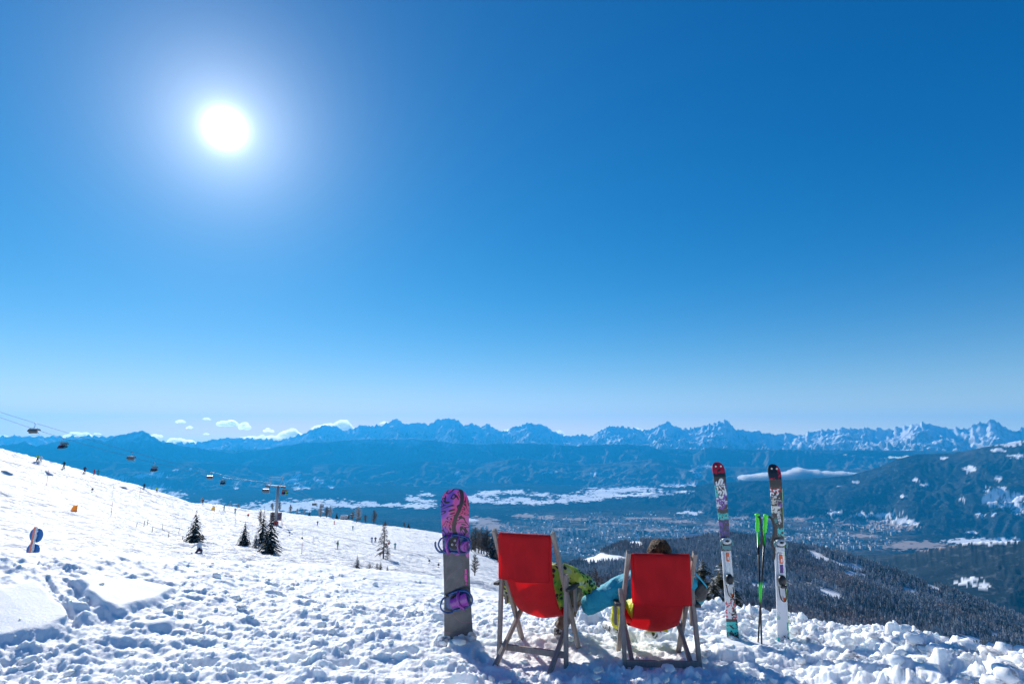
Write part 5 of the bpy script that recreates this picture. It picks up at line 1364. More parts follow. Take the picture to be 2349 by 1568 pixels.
sitter('person', 'person in spotted lime green jacket and brown trousers in the taller deckchair', hipL, at(1238, 1330, 5.62), at(1226, 1292, 5.52), at(1222, 1268, 5.50),
    [(at(1292, 1312, 5.58), at(1352, 1338, 5.70), CLASP + Vector((-0.02, 0.04, 0.03)), (0.5, 0.6, -0.6), (0, 1, 0.3)), (at(1172, 1322, 5.75), at(1168, 1365, 5.90), at(1190, 1375, 6.12), (0.2, 1, -0.1), (1, 0, 0))],
    [(Vector((0.68, 6.05, 0.36)), at(1279, 1452, 6.00), at(1288, 1458, 6.16)), (Vector((0.45, 6.22, 0.40)), Vector((0.50, 6.48, 0.03)), Vector((0.54, 6.62, 0.02)))], M_LIMEJ, M_BROWNT, (1.0, 1.0), extra_l)

# ================================================================== trees of the slope, each a tree of its own
def needle_material(name, base, frost):
    m, nt, b, out = mat_new(name)
    geo = N(nt, 'NewGeometry'); tc = N(nt, 'TexCoord')
    n = N(nt, 'TexNoise', Scale=16.0, Detail=4.0); L(nt, tc.outputs['Object'], n.inputs['Vector'])
    c = ramp(nt, [(0.3, [v * 0.55 for v in base]), (0.7, [v * 1.5 for v in base])], n.outputs[0])
    f = N(nt, 'TexNoise', Scale=15.0, Detail=4.0, Roughness=0.6); L(nt, tc.outputs['Object'], f.inputs['Vector'])
    k = ramp(nt, [(1 - frost, 0.0), (1 - frost + 0.10, 0.95)], f.outputs[0])
    L(nt, mix(nt, k.outputs[0], c.outputs[0], (0.82, 0.84, 0.88)), b.inputs['Base Color'])
    b.inputs['Roughness'].default_value = 0.8; b.inputs['Specular IOR Level'].default_value = 0.15
    t = N(nt, 'BsdfTranslucent'); L(nt, c.outputs[0], t.inputs['Color']); s = N(nt, 'MixShader'); s.inputs[0].default_value = 0.25
    L(nt, b.outputs[0], s.inputs[1]); L(nt, t.outputs[0], s.inputs[2]); L(nt, s.outputs[0], out.inputs['Surface'])
    return m
M_BARK = simple('bark', (0.09, 0.07, 0.058), 0.85, bump=0.5)
M_NEEDLE = needle_material('dark_needles', (0.026, 0.036, 0.026), 0.45)
M_NEEDLE_F = needle_material('frosted_needles', (0.07, 0.075, 0.05), 0.52)
M_NEEDLE_S = needle_material('snow_laden_needles', (0.07, 0.07, 0.04), 0.50)
M_TWIG = simple('larch_twigs', (0.15, 0.115, 0.095), 0.85)
M_TWIG_F = simple('frosted_twigs', (0.46, 0.43, 0.42), 0.8)
def spruce_meshes(seed, levels=26, per=9, spread=0.26, mat=None, ragged=0.25):
    """unit-height spruce: tapered trunk, whorls of drooping sprays made of small needle faces"""
    rnd = random.Random(seed)
    tr = MB().tube([(0, 0, -0.08), (0, 0, 0.5), (0, 0, 0.99)], [0.018, 0.011, 0.002], 7)
    cr = MB()
    for l in range(levels):
        f = l / (levels - 1); z = 0.05 + 0.93 * f ** 0.95
        ln = spread * (1 - f) ** 0.85 * rnd.uniform(0.85, 1.12) + 0.012
        n = max(4, int(per * (1 - 0.5 * f)))
        for k in range(n):
            a = 6.283 * (k + rnd.random()) / n; L_ = ln * rnd.uniform(1 - ragged, 1 + ragged * 0.8)
            ca, sa = math.cos(a), math.sin(a); seg = 5
            for q in range(seg):
                t0, t1 = q / seg, (q + 1.25) / seg
                z0, z1 = z - L_ * 0.42 * t0 ** 1.4 + 0.03 * (1 - f) * t0, z - L_ * 0.42 * t1 ** 1.4
                w = L_ * 0.30 * (1 - 0.75 * t0) * rnd.uniform(0.7, 1.3) + 0.004
                for s_ in (-1, 1):
                    tipx = L_ * (t1 + 0.05) ; hang = rnd.uniform(0.2, 0.9) * w * 0.5
                    cr.add([(ca * L_ * t0, sa * L_ * t0, z0), (ca * tipx, sa * tipx, z1), (ca * L_ * (t0 + 0.12) - sa * s_ * w, sa * L_ * (t0 + 0.12) + ca * s_ * w, z0 - hang)], [(0, 1, 2)])
    return tr.mesh('trunk', M_BARK, smooth=True), cr.mesh('crown', mat or M_NEEDLE, clean=False)
def larch_meshes(seed, levels=18, per=5, spread=0.17, mat=None, bare=True, mid=False):
    rnd = random.Random(seed)
    tr = MB().tube([(0, 0, -0.08), (0.01, 0, 0.5), (0, 0, 0.99)], [0.020, 0.012, 0.002], 7); cr = MB()
    for l in range(levels):
        f = l / (levels - 1); z = 0.16 + 0.80 * f
        for k in range(per):
            a = 6.283 * rnd.random(); sh = (math.sin(math.pi * (0.2 + 0.78 * f)) if mid else (1 - f) ** 0.8)
            L_ = (spread * sh + 0.02) * rnd.uniform(0.5, 1.15); ca, sa = math.cos(a), math.sin(a)
            pts = [(0, 0, z), (ca * L_ * 0.5, sa * L_ * 0.5, z + L_ * (0.05 if not mid else 0.35)), (ca * L_, sa * L_, z - L_ * (0.30 if not mid else -0.7))]
            cr.tube(pts, [0.009, 0.007, 0.003], 3, False)
            for q in range(9):
                t = rnd.uniform(0.25, 1.0); b = Vector((ca * L_ * t, sa * L_ * t, z + (0.02 if not mid else 0.5 * L_ * t) - (L_ * 0.25 * t * t if not mid else 0)))
                e = b + Vector((rnd.uniform(-1, 1), rnd.uniform(-1, 1), rnd.uniform(-1.3, 0.4) if not mid else rnd.uniform(0.0, 1.4))) * L_ * 0.28
                sd = Vector((rnd.uniform(-1, 1), rnd.uniform(-1, 1), 0)).normalized() * 0.010
                cr.add([b - sd, b + sd, e], [(0, 1, 2)])
    return tr.mesh('trunk', M_BARK, smooth=True), cr.mesh('crown', mat or M_TWIG, clean=False)
SP = [spruce_meshes(31), spruce_meshes(32, 24, 9, 0.30), spruce_meshes(33, 28, 9, 0.22), spruce_meshes(34, 30, 10, 0.22, M_NEEDLE_F, 0.35), spruce_meshes(35, 20, 8, 0.28, M_NEEDLE_F, 0.4)]
SP.append(spruce_meshes(36, 60, 13, 0.30, M_NEEDLE_S, 0.45)); SP.append(spruce_meshes(37, 52, 12, 0.30, M_NEEDLE_S, 0.5))
LA = [larch_meshes(41), larch_meshes(42, 20, 6, 0.15, M_TWIG, True, True), larch_meshes(43, 20, 6, 0.16, M_TWIG_F, True, True), larch_meshes(44, 22, 4, 0.19)]
def tree(name, kind, pos, h, turn, label, cat='tree', group=None, lean=0.0):
    root = empty(name, pos); root.rotation_euler = (lean, 0, turn); root.scale = (h, h, h)
    tag(root, label, cat, group)
    link_mesh('trunk', kind[0], None, root); link_mesh('crown', kind[1], None, root)
    return root
def on_slope(px, py): return hit(px, py, 13.0, 480.0)
def tree_px(name, kind, px, py, hpx, turn, label, group=None, wide=1.0):
    p = on_slope(px, py); h = hpx * p.y / FPX * 1.06
    t = tree(name, kind, p, h, turn, label, 'tree', group); t.scale = (h * wide, h * wide, h)
    return t
tree_px('spruce_tree', SP[0], 445, 1246, 72, 0.3, 'lone dark spruce behind the fallen snowboarder', wide=1.0)
tree_px('spruce_tree', SP[1], 559, 1252, 52, 1.1, 'small bushy spruce left of the spruce group', wide=1.05)
tree_px('spruce_tree', SP[2], 601, 1252, 78, 2.0, 'taller left spruce of the close group below the lift pylon', wide=0.95)
tree_px('spruce_tree', SP[0], 619, 1270, 96, 2.9, 'biggest dark spruce of the close group below the lift pylon', wide=0.85)
tree_px('spruce_tree', SP[4], 585, 1260, 38, 0.9, 'small frosted spruce at the foot of the spruce group')
tree_px('larch_tree', LA[1], 596, 1205, 34, 0.2, 'bare larch top behind the spruce group')
tree_px('dead_larch', LA[3], 879, 1283, 76, 0.4, 'bare dead larch with drooping branches standing alone on the slope', wide=1.15)
tree_px('larch_sapling', LA[0], 889, 1284, 24, 1.0, 'small bare sapling at the foot of the dead larch', wide=1.6)
tree_px('young_spruce', SP[4], 819, 1304, 30, 1.0, 'little brownish young spruce poking out of the near snow edge')
tree_px('bare_tree', LA[1], 1089, 1322, 46, 1.0, 'bare grey tree between the snowboard and the taller deckchair', wide=1.3)
SKY_TREES = [(463, 1149, 14, 2), (526, 1161, 9, 2), (547, 1161, 10, 2), (587, 1163, 18, 1), (624, 1168, 16, 1), (641, 1169, 20, 1), (666, 1172, 18, 1), (682, 1175, 12, 2), (697, 1176, 12, 2), (710, 1177, 11, 10), (735, 1180, 24, 2), (749, 1181, 24, 1), (757, 1182, 24, 2), (764, 1182, 22, 2), (772, 1184, 14, 10),
    (790, 1187, 12, 10), (799, 1188, 12, 1), (808, 1189, 20, 1), (821, 1191, 32, 2), (838, 1194, 18, 1), (852, 1196, 27, 2), (858, 1197, 30, 1), (869, 1198, 27, 2), (877, 1199, 32, 14), (892, 1201, 24, 10), (884, 1201, 12, 12), (927, 1208, 12, 1), (937, 1209, 13, 10)]
where = ['far left end of the row', 'second from the left end', 'third from the left end', 'slim one left of the lift pylon', 'just left of the lift pylon', 'just right of the lift pylon', 'second right of the lift pylon', 'short one of a pair', 'short one beside the pair', 'low dark one', 'under the high empty chair', 'tall one in the clump', 'middle one of the clump', 'right one of the clump', 'small dark one right of the clump',
    'small one at the hut', 'low one right of the hut', 'by the crossing chairs', 'tallest slim one', 'thin one standing apart', 'left one of the tall cluster', 'broad one of the tall cluster', 'right one of the tall cluster', 'white frosted one', 'dark one right of the white frosted one', 'small dark one under the white one', 'first of the last pair', 'last one of the row']
for i, ((px, py, hp, k), w) in enumerate(zip(SKY_TREES, where)):
    kd = LA[k] if k < 10 else SP[{10: 0, 12: 1, 14: 3}[k]]
    kind_word = {1: 'bare brown larch', 2: 'frosted larch', 10: 'small dark spruce', 12: 'small dark spruce', 14: 'white frosted spruce'}[k]
    tree_px('larch_tree' if k < 10 else 'spruce_tree', kd, px, py, hp, i * 1.3, f'{kind_word} on the slope skyline, {w}', 'trees along the slope skyline', 1.5 if k < 10 else 1.0)
# the brown wood at the slope's edge, between the board and the taller chair, and the treetops below the edge
rnd = random.Random(5)
EDGE = [(1081, 1263, 40, 0), (1090, 1266, 52, 1), (1098, 1268, 46, 1), (1104, 1270, 54, 0), (1110, 1272, 48, 1), (1117, 1275, 55, 1), (1123, 1276, 46, 0), (1129, 1280, 56, 9), (1136, 1283, 54, 9), (1085, 1260, 44, 9), (1143, 1288, 50, 1), (1150, 1292, 46, 9), (1160, 1300, 44, 1), (1172, 1306, 40, 0)]
for i, (px, py, hp, k) in enumerate(EDGE):
    kd = LA[k] if k < 9 else SP[2]
    tree_px('larch_tree' if k < 9 else 'spruce_tree', kd, px, py, hp, i * 2.1, ('brown bare larch' if k < 9 else 'dark spruce') + ' in the wood right of the snowboard, ' + ['leftmost', 'second from left', 'third from left', 'fourth from left', 'fifth from left', 'sixth from left', 'seventh from left', 'first dark one from the right', 'darkest by the chair', 'dark one next to the snowboard', 'partly behind the chair', 'hidden low behind the chair', 'far behind the red canvas', 'last behind the red canvas'][i], 'wood at the edge of the slope', 1.5 if k < 9 else 0.9)
def tree_at(name, kind, px, ptop, Y, base_px, label, group, wide=1.0, turn=0.0):
    """a tree whose foot stands hidden below the edge: top seen at ptop, distance Y"""
    top = at(px, ptop, Y); g = float(ground_z(top.x, top.y)); hz_ = float(hill_z(np.array([top.x]), np.array([top.y]))[0]) if Y > 150 else -1e9
    z = max(g, hz_); h = top.z - z
    t = tree(name, kind, (top.x, top.y, z), h, turn, label, 'tree', group); t.scale = (h * wide, h * wide, h)
    return t
tree_at('spruce_tree', SP[5], 1612, 1279, 13.5, 0, 'snow dusted spruce behind the lower deckchair, nearest its right rail', 'snow dusted spruces below the edge', 1.25)
tree_at('spruce_tree', SP[6], 1634, 1322, 12.5, 0, 'shorter brownish spruce between the two snow dusted ones', 'snow dusted spruces below the edge', 1.1, 1.0)
tree_at('spruce_tree', SP[5], 1655, 1278, 14.0, 0, 'snow dusted spruce right behind the red tipped ski', 'snow dusted spruces below the edge', 1.2, 2.2)
tree_at('spruce_tree', SP[6], 1618, 1345, 12.0, 0, 'low spruce bough in front of the snow dusted spruces', 'snow dusted spruces below the edge', 1.6, 3.0)
for i, (px, pt, Y, k) in enumerate([(1296, 1300, 60, 1), (1318, 1302, 66, 1), (1336, 1312, 62, 0), (1352, 1306, 70, 1), (1366, 1300, 75, 1), (1380, 1318, 70, 0), (1310, 1330, 48, 9), (1341, 1345, 40, 9), (1395, 1322, 80, 1), (1412, 1316, 80, 1), (1330, 1322, 52, 1), (1285, 1318, 56, 1)]):
    tree_at('larch_tree' if k < 9 else 'spruce_tree', LA[k] if k < 9 else SP[4], px, pt, Y, 0, ('brown larch top' if k < 9 else 'frosted spruce top') + ' between the two deckchairs, ' + ['left of the lime sleeve', 'over the lime elbow', 'above the joined arms', 'right of the lime elbow', 'tallest in the gap', 'low behind the teal sleeve', 'under the lime sleeve', 'just above the teal elbow', 'left of the lower chair', 'touching the lower chair rail', 'behind the lime forearm', 'behind the taller chair rail'][i], 'treetops between the deckchairs', 1.0 if k < 9 else 0.7, i * 1.7)

# ================================================================== chairlift
M_CABLE = simple('steel_rope', (0.10, 0.105, 0.11), 0.5, 0.4)
M_STEEL = simple('galvanised_steel', (0.40, 0.41, 0.43), 0.5, 0.6)
M_BUBBLE = simple('smoky_bubble', (0.12, 0.14, 0.14), 0.25, coat=0.3)
M_SEAT = simple('grey_seat', (0.15, 0.155, 0.16), 0.6)
M_REDPAD = simple('orange_red_pad', (0.75, 0.06, 0.015), 0.6)
PYL_P = on_slope(632, 1204); PYL_Y = PYL_P.y
ROPE_A = [(-40, 931, 98), (0, 944.4, 103), (81, 969.8, 112), (303, 1036, 143), (483, 1082, 175), (614, 1111, PYL_Y), (722, 1147, 236), (812, 1174, 268), (884, 1196, 300), (947, 1209, 330), (1003, 1218, 360)]
ROPE_B = [(-40, 943, 100), (0, 957, 105), (146, 1004.5, 121), (353, 1061, 150), (510, 1094, 178), (650, 1113, PYL_Y), (736, 1150, 240), (823, 1181, 272), (892, 1203, 304), (950, 1213, 334), (1006, 1222, 364)]
def rope3(pts): return [at(*p) for p in pts]
def rope(name, pts, rad, label):
    o = MB().tube(arc(pts, 6), rad, 5).build(name, M_CABLE); tag(o, label, 'cable')
ra, rb = rope3(ROPE_A), rope3(ROPE_B)
rope('lift_cable', ra, 0.028, 'upper left haul rope of the chairlift with empty chairs')
rope('lift_cable', rb, 0.028, 'lower right haul rope of the chairlift carrying riders')
# pylon: tapering tube, crossarm with sheave trains, maintenance frame, padded foot, boards
top = at(632, 1113, PYL_Y)
py_root = empty('lift_pylon', PYL_P); tag(py_root, 'grey steel chairlift pylon with orange padded foot', 'pylon')
hP = top.z - PYL_P.z; k = PYL_Y / FPX
MB().tube([(0, 0, -1.0), (0, 0, hP * 0.5), (0, 0, hP)], [0.46, 0.38, 0.30], 16).build('mast', M_STEEL, py_root, smooth=True)
arm = MB(); Lx, Rx = ra[5] - PYL_P, rb[5] - PYL_P
arm.bar((Lx.x - 0.3, 0, hP + 0.1), (0, 0, hP - 0.15), 0.4, 0.28); arm.bar((0, 0, hP - 0.15), (Rx.x + 0.6, 0, hP - 0.25), 0.4, 0.28); arm.build('crossarm', M_STEEL, py_root, bevel=0.05)
fr_ = MB()
for a, b in (((Lx.x + 0.8, 0, hP), (Lx.x + 0.3, 0, hP + 2.1)), ((Rx.x - 0.8, 0, hP), (Rx.x - 0.2, 0, hP + 2.1)), ((Lx.x + 0.3, 0, hP + 2.1), (Rx.x - 0.2, 0, hP + 2.1))): fr_.tube([a, b], 0.07, 6)
fr_.build('service_frame', M_STEEL, py_root)
for c in (Lx, Rx):
    sh = empty('sheave_train'); sh.parent = py_root
    MB().bar((c.x, -1.5, c.z - 0.15), (c.x, 1.5, c.z - 0.55), 0.10, 0.28).build('beam', M_STEEL, sh)
    for q in range(4):
        yy = -1.2 + 0.8 * q; MB().tube([(c.x - 0.06, yy, c.z - 0.22 - 0.13 * q), (c.x + 0.06, yy, c.z - 0.22 - 0.13 * q)], 0.22, 14).build('sheave', M_BLACK, sh, smooth=False)
zb_ = lambda py: at(632, py, PYL_Y).z - PYL_P.z
MB().tube([(0, 0, -0.6), (0, 0, zb_(1195) - 0.05), (0, 0, zb_(1195))], [0.68, 0.66, 0.55], 16).build('padding', M_REDPAD, py_root, smooth=True)
def poster_mat():
    m, nt, b, out = mat_new('advert_print'); tc = N(nt, 'TexCoord'); n = N(nt, 'TexNoise', Scale=1.8, Detail=3.0); L(nt, tc.outputs['Object'], n.inputs['Vector'])
    L(nt, ramp(nt, [(0.40, (0.03, 0.035, 0.07)), (0.52, (0.10, 0.10, 0.16)), (0.60, (0.45, 0.08, 0.08)), (0.68, (0.62, 0.58, 0.55))], n.outputs[0]).outputs[0], b.inputs['Base Color']); b.inputs['Roughness'].default_value = 0.5
    return m
for s_ in (-1, 1):
    bd = MB().box((s_ * 0.95, -0.1, zb_(1184)), (1.05, 0.08, zb_(1175) - zb_(1193))).build('advert_board', poster_mat(), py_root, bevel=0.02)
    MB().box((s_ * 0.95, -0.1, zb_(1175) + 0.02), (1.15, 0.12, 0.08)).build('board_frame', M_BLACK, bd)
lad = MB(); lad.tube([(1.35, 0.2, -0.5), (1.35, 0.2, zb_(1194))], 0.04, 5); lad.tube([(1.75, 0.2, -0.5), (1.75, 0.2, zb_(1194))], 0.04, 5)
for q in range(5): lad.tube([(1.35, 0.2, 0.1 + q * 0.35), (1.75, 0.2, 0.1 + q * 0.35)], 0.03, 5)
lad.build('barrier', simple('pink_barrier', (0.75, 0.25, 0.22), 0.6), py_root)

LIFT_DIR = (ra[3] - ra[1]).normalized(); LIFT_YAW = math.atan2(LIFT_DIR.y, LIFT_DIR.x) - math.pi / 2
def chair_proto(open_):
    """six-seat lift chair: grip, hanger, seat bench, backrest, bubble; origin at the grip, y along the rope"""
    root = bpy.data.objects.new('lift_chair', None)
    parts = []
    def P(mb, nm, mt, **kw): parts.append((nm, mb.mesh(nm, mt, **kw)))
    P(MB().box((0, 0, -0.08), (0.20, 0.75, 0.20)), 'grip', M_BLACK, bevel=0.03)
    P(MB().tube(arc([(0, 0, -0.1), (0, -0.05, -0.9), (0, 0.25, -1.45), (0, 0.35, -1.62)], 6), 0.07, 8), 'hanger', M_STEEL, smooth=True)
    fr = MB(); fr.tube([(-1.25, 0.35, -1.62), (1.25, 0.35, -1.62)], 0.06, 8)
    for x in (-1.25, 1.25): fr.tube(arc([(x, 0.35, -1.62), (x, 0.45, -2.3), (x, 0.35, -3.0), (x, -0.35, -3.12)], 5), 0.05, 6)
    P(fr, 'frame', M_STEEL, smooth=True)
    P(MB().box((0, -0.05, -3.05), (2.7, 0.62, 0.12)), 'seat', M_SEAT, bevel=0.04)
    P(MB().box((0, 0.36, -2.68), (2.7, 0.12, 0.68)), 'backrest', M_SEAT, bevel=0.05)
    rows = []
    for i in range(11):
        t = i / 10
        if open_: a = R(95) + R(95) * t; rad = 0.75; cy_, cz_ = 0.05, -2.0
        else: a = R(20) + R(165) * t; rad = 0.95; cy_, cz_ = 0.0, -2.55
        rows.append([(x * (1.42 - 0.10 * abs(x) ** 4), cy_ - rad * math.cos(a), cz_ + rad * 0.85 * math.sin(a)) for x in (-1, -0.95, -0.6, 0, 0.6, 0.95, 1)])
    P(MB().sheet(rows), 'bubble', M_BUBBLE, smooth=True, solid=0.05)
    ft = MB().tube(arc([(-1.1, -0.35, -3.1), (-1.1, -0.75, -3.55), (1.1, -0.75, -3.55), (1.1, -0.35, -3.1)], 4), 0.035, 6)
    P(ft, 'footrest', M_STEEL)
    return parts
PA, PB_ = chair_proto(False), chair_proto(True)
def on_rope(pts3, pts2, px):
    xs = [p[0] for p in pts2]; i = max(0, min(len(xs) - 2, int(np.searchsorted(xs, px)) - 1)); t = (px - xs[i]) / (xs[i + 1] - xs[i])
    return pts3[i].lerp(pts3[i + 1], t)
def lift_chair(px, which, label, scale=1.0):
    p = on_rope(ra, ROPE_A, px) if which == 'a' else on_rope(rb, ROPE_B, px)
    root = empty('lift_chair', p); root.rotation_euler = (0, 0, LIFT_YAW + (math.pi if which == 'a' else 0)); root.scale = (0.64 * scale,) * 3
    tag(root, label, 'lift chair', 'chairs of the chairlift')
    for nm, me in (PA if which == 'a' else PB_): link_mesh(nm, me, None, root)
    return root
CH = [(81, 'a', 'empty bubble chair nearest the left edge, against the sky'), (146, 'b', 'chair with riders in red, first of the lower rope'), (303, 'a', 'empty bubble chair in front of the blue mountain flank, third from left'), (354, 'b', 'chair with riders above the low white cloud, fourth from left'), (483, 'a', 'empty bubble chair left of the pair near the pylon'),
    (512, 'b', 'chair with dark riders, second left of the pylon'), (612, 'a', 'empty chair passing the pylon crossarm on its left'), (652, 'b', 'chair with riders just right of the pylon mast'), (722, 'a', 'empty chair in front of the big snow field right of the pylon'), (738, 'b', 'small chair in front of the frosted trees right of the pylon'),
    (808, 'a', 'far chair just above the skyline by the hut'), (824, 'b', 'far chair touching the skyline beside the hut'), (883, 'a', 'far chair below the white frosted tree'), (892, 'b', 'far chair beside the dark spruce right of the white tree'), (945, 'a', 'far lone chair over the slope left of the snowboard'), (1002, 'b', 'farthest chair, just left of the snowboard')]
chairs = [lift_chair(*c) for c in CH]

# ------------------------------------------------------------------ small figures: skiers, riders
def figure_mesh(name, pose, mats):
    J = {'stand': [(0, 0, 0.92, 0.16), (0, 0.02, 1.18, 0.16), (0, 0.05, 1.40, 0.17), (0, 0.06, 1.55, 0.07), (0, 0.08, 1.70, 0.115), (-0.24, 0.06, 1.40, 0.08), (-0.34, 0.15, 1.15, 0.07), (-0.30, 0.40, 1.05, 0.06), (0.24, 0.06, 1.40, 0.08), (0.34, 0.15, 1.15, 0.07), (0.30, 0.40, 1.05, 0.06), (-0.14, 0.10, 0.52, 0.10), (-0.15, 0.0, 0.12, 0.085), (-0.15, 0.16, 0.06, 0.07), (0.14, 0.10, 0.52, 0.10), (0.15, 0.0, 0.12, 0.085), (0.15, 0.16, 0.06, 0.07)],
        'sit': [(0, 0, 0.12, 0.17), (0, 0.04, 0.36, 0.16), (0, 0.05, 0.58, 0.17), (0, 0.02, 0.73, 0.07), (0, -0.01, 0.88, 0.115), (-0.24, 0.04, 0.58, 0.08), (-0.30, -0.10, 0.36, 0.07), (-0.2, -0.3, 0.30, 0.06), (0.24, 0.04, 0.58, 0.08), (0.30, -0.10, 0.36, 0.07), (0.2, -0.3, 0.30, 0.06), (-0.15, -0.45, 0.16, 0.11), (-0.15, -0.55, -0.28, 0.09), (-0.15, -0.70, -0.34, 0.07), (0.15, -0.45, 0.16, 0.11), (0.15, -0.55, -0.28, 0.09), (0.15, -0.70, -0.34, 0.07)],
        'slide': [(0, 0, 0.40, 0.17), (-0.05, 0.02, 0.62, 0.16), (-0.10, 0.03, 0.82, 0.17), (-0.12, 0.03, 0.96, 0.07), (-0.13, 0.04, 1.10, 0.115), (-0.32, 0.03, 0.80, 0.08), (-0.50, 0.05, 0.62, 0.07), (-0.62, 0.1, 0.42, 0.06), (0.12, 0.05, 0.86, 0.08), (0.30, 0.1, 0.78, 0.07), (0.42, 0.2, 0.66, 0.06), (-0.06, -0.35, 0.42, 0.11), (-0.25, -0.40, 0.08, 0.09), (-0.28, -0.52, 0.06, 0.07), (0.24, -0.35, 0.42, 0.11), (0.20, -0.42, 0.08, 0.09), (0.16, -0.54, 0.06, 0.07)]}[pose]
    E_ = [(0, 1), (1, 2), (2, 3), (3, 4), (2, 5), (5, 6), (6, 7), (2, 8), (8, 9), (9, 10), (0, 11), (11, 12), (12, 13), (0, 14), (14, 15), (15, 16)]
    me = skin(name, J, E_, mats, None, 1, link=False)
    base = {'stand': (0.10, 0.95, 1.53), 'sit': (-0.28, 0.22, 0.72), 'slide': (0.10, 0.50, 0.95)}[pose]
    for p in me.polygons:
        c = p.center
        jk = c.z > base[1] or (abs(c.x) > 0.26 and c.z > base[1] - 0.25)
        if pose != 'stand': jk = c.z > base[1] and c.y > -0.25 or abs(c.x) > 0.27
        p.material_index = 2 if c.z > base[2] + 0.02 and abs(c.x) < 0.3 and pose == 'stand' or (pose == 'sit' and c.z > 0.76) or (pose == 'slide' and c.z > 1.0 and c.x < 0.05) else (0 if jk else 1)
    return me
FIG = {}
def cl(name, c): return simple('cloth_' + name, c, 0.7)
CLO = {'red': cl('red', (0.55, 0.02, 0.03)), 'black': cl('black', (0.02, 0.02, 0.025)), 'blue': cl('blue', (0.03, 0.12, 0.35)), 'teal': cl('teal', (0.02, 0.25, 0.30)), 'lime': cl('lime', (0.40, 0.65, 0.03)), 'white': cl('white', (0.72, 0.73, 0.75)), 'navy': cl('navy', (0.02, 0.03, 0.08)), 'plum': cl('plum', (0.055, 0.02, 0.06)), 'green': cl('green', (0.03, 0.22, 0.06)), 'helmet': cl('helmet', (0.04, 0.04, 0.05)), 'pinkish': cl('pinkish', (0.60, 0.30, 0.32))}
def figure(pose, top_, bottom, head='helmet'):
    key = (pose, top_, bottom, head)
    if key not in FIG:
        if pose not in FIG: FIG[pose] = figure_mesh('person', pose, [CLO[top_], CLO[bottom], CLO[head]]); FIG[key] = FIG[pose]
        else:
            me = FIG[pose].copy(); me.materials.clear()
            for c in (top_, bottom, head): me.materials.append(CLO[c])
            FIG[key] = me
    return FIG[key]
SKI_ME = MB().box((0, 0.1, 0.03), (0.10, 1.6, 0.03)).mesh('ski', M_BLACK, bevel=0.01)
def skier(px, py, top_, bottom, label, turn=0.0, hpx=None, skis=True):
    p = on_slope(px, py); o = link_mesh('person', figure('stand', top_, bottom), None)
    o.location = p + Vector((0, 0, 0.05)); o.rotation_euler = (0, 0, turn)
    o.scale = (0.88, 0.88, 0.88)
    if hpx: k_ = min(1.25, max(0.85, hpx * p.y / FPX / 1.82)); o.scale = (k_, k_, k_)
    tag(o, label, 'person', 'people on the ski slope')
    if skis:
        for s_ in (-1, 1):
            c = link_mesh('ski', SKI_ME, None, o); c.location = (s_ * 0.15, 0, 0)
    return o
SK = [(85, 1060, 'lime', 'black', 'skier in lime jacket, left of the pair on the upper skyline', 0.4), (92, 1062, 'white', 'navy', 'skier in white jacket, right of the pair on the upper skyline', 0.6), (146, 1075, 'black', 'black', 'lone dark skier on the upper left skyline', 1.2), (193, 1086, 'plum', 'black', 'skier half hidden behind the skyline left of the red jacket', 0.2),
    (216, 1091, 'red', 'navy', 'skier in red jacket on the left skyline', 2.0), (224, 1092, 'teal', 'black', 'skier in dark teal right beside the red jacket', 0.9), (330, 1123, 'navy', 'black', 'small dark skier on the skyline above the drag lift', 1.0), (359, 1130, 'lime', 'black', 'skier in lime jacket on the middle skyline', 0.5), (465, 1156, 'black', 'black', 'dark skier below the frosted larch at the skyline', 0.4), (514, 1171, 'teal', 'teal', 'skier in teal left of the red slalom marker', 1.5),
    (539, 1178, 'teal', 'red', 'skier in teal and red beside the pink pole', 0.3), (728, 1206, 'blue', 'teal', 'skier in blue right of the pylon', 0.6), (767, 1203, 'red', 'black', 'small skier in red below the frosted clump', 2.2), (809, 1216, 'teal', 'navy', 'skier in teal below the far chairs', 0.2), (818, 1198, 'navy', 'black', 'dark skier right under the far chairs', 1.1), (853, 1245, 'blue', 'navy', 'left one of two skiers in blue left of the dead larch', 0.7), (861, 1245, 'navy', 'blue', 'right one of two skiers in blue left of the dead larch', 0.1),
    (906, 1260, 'teal', 'navy', 'skier in dark teal right of the dead larch', 0.2), (775, 1260, 'green', 'black', 'tiny skier in green in the middle of the slope', 1.9)]
for px, py, a, b, lab, tn in SK: skier(px, py, a, b, lab, tn)
# riders on the occupied chairs
RIDERS = [(1, [('red', 'black', -0.95), ('navy', 'black', -0.25), ('black', 'navy', 0.4), ('teal', 'black', 1.0)]), (3, [('black', 'black', -0.8), ('red', 'black', 0.0), ('navy', 'black', 0.8)]), (5, [('black', 'navy', -0.7), ('navy', 'black', 0.1), ('black', 'black', 0.8)]), (7, [('red', 'navy', -0.7), ('navy', 'black', 0.0), ('lime', 'black', 0.8)])]
rw = {1: 'first riding chair', 3: 'chair above the low white cloud', 5: 'second chair left of the pylon', 7: 'chair beside the pylon mast'}
for ci, lst in RIDERS:
    c = chairs[ci]; Mw = Matrix.Translation(c.location) @ c.rotation_euler.to_matrix().to_4x4()
    for n_, (a, b, x) in enumerate(lst):
        o = link_mesh('person', figure('sit', a, b), None); o.location = Mw @ Vector((x * 0.64, 0.02, -3.0 * 0.64)); o.scale = (0.72, 0.72, 0.72); o.rotation_euler = c.rotation_euler
        tag(o, f'rider in {a} on the {rw[ci]}, {["first", "second", "third", "fourth"][n_]} from the left', 'person', 'riders on the chairlift')
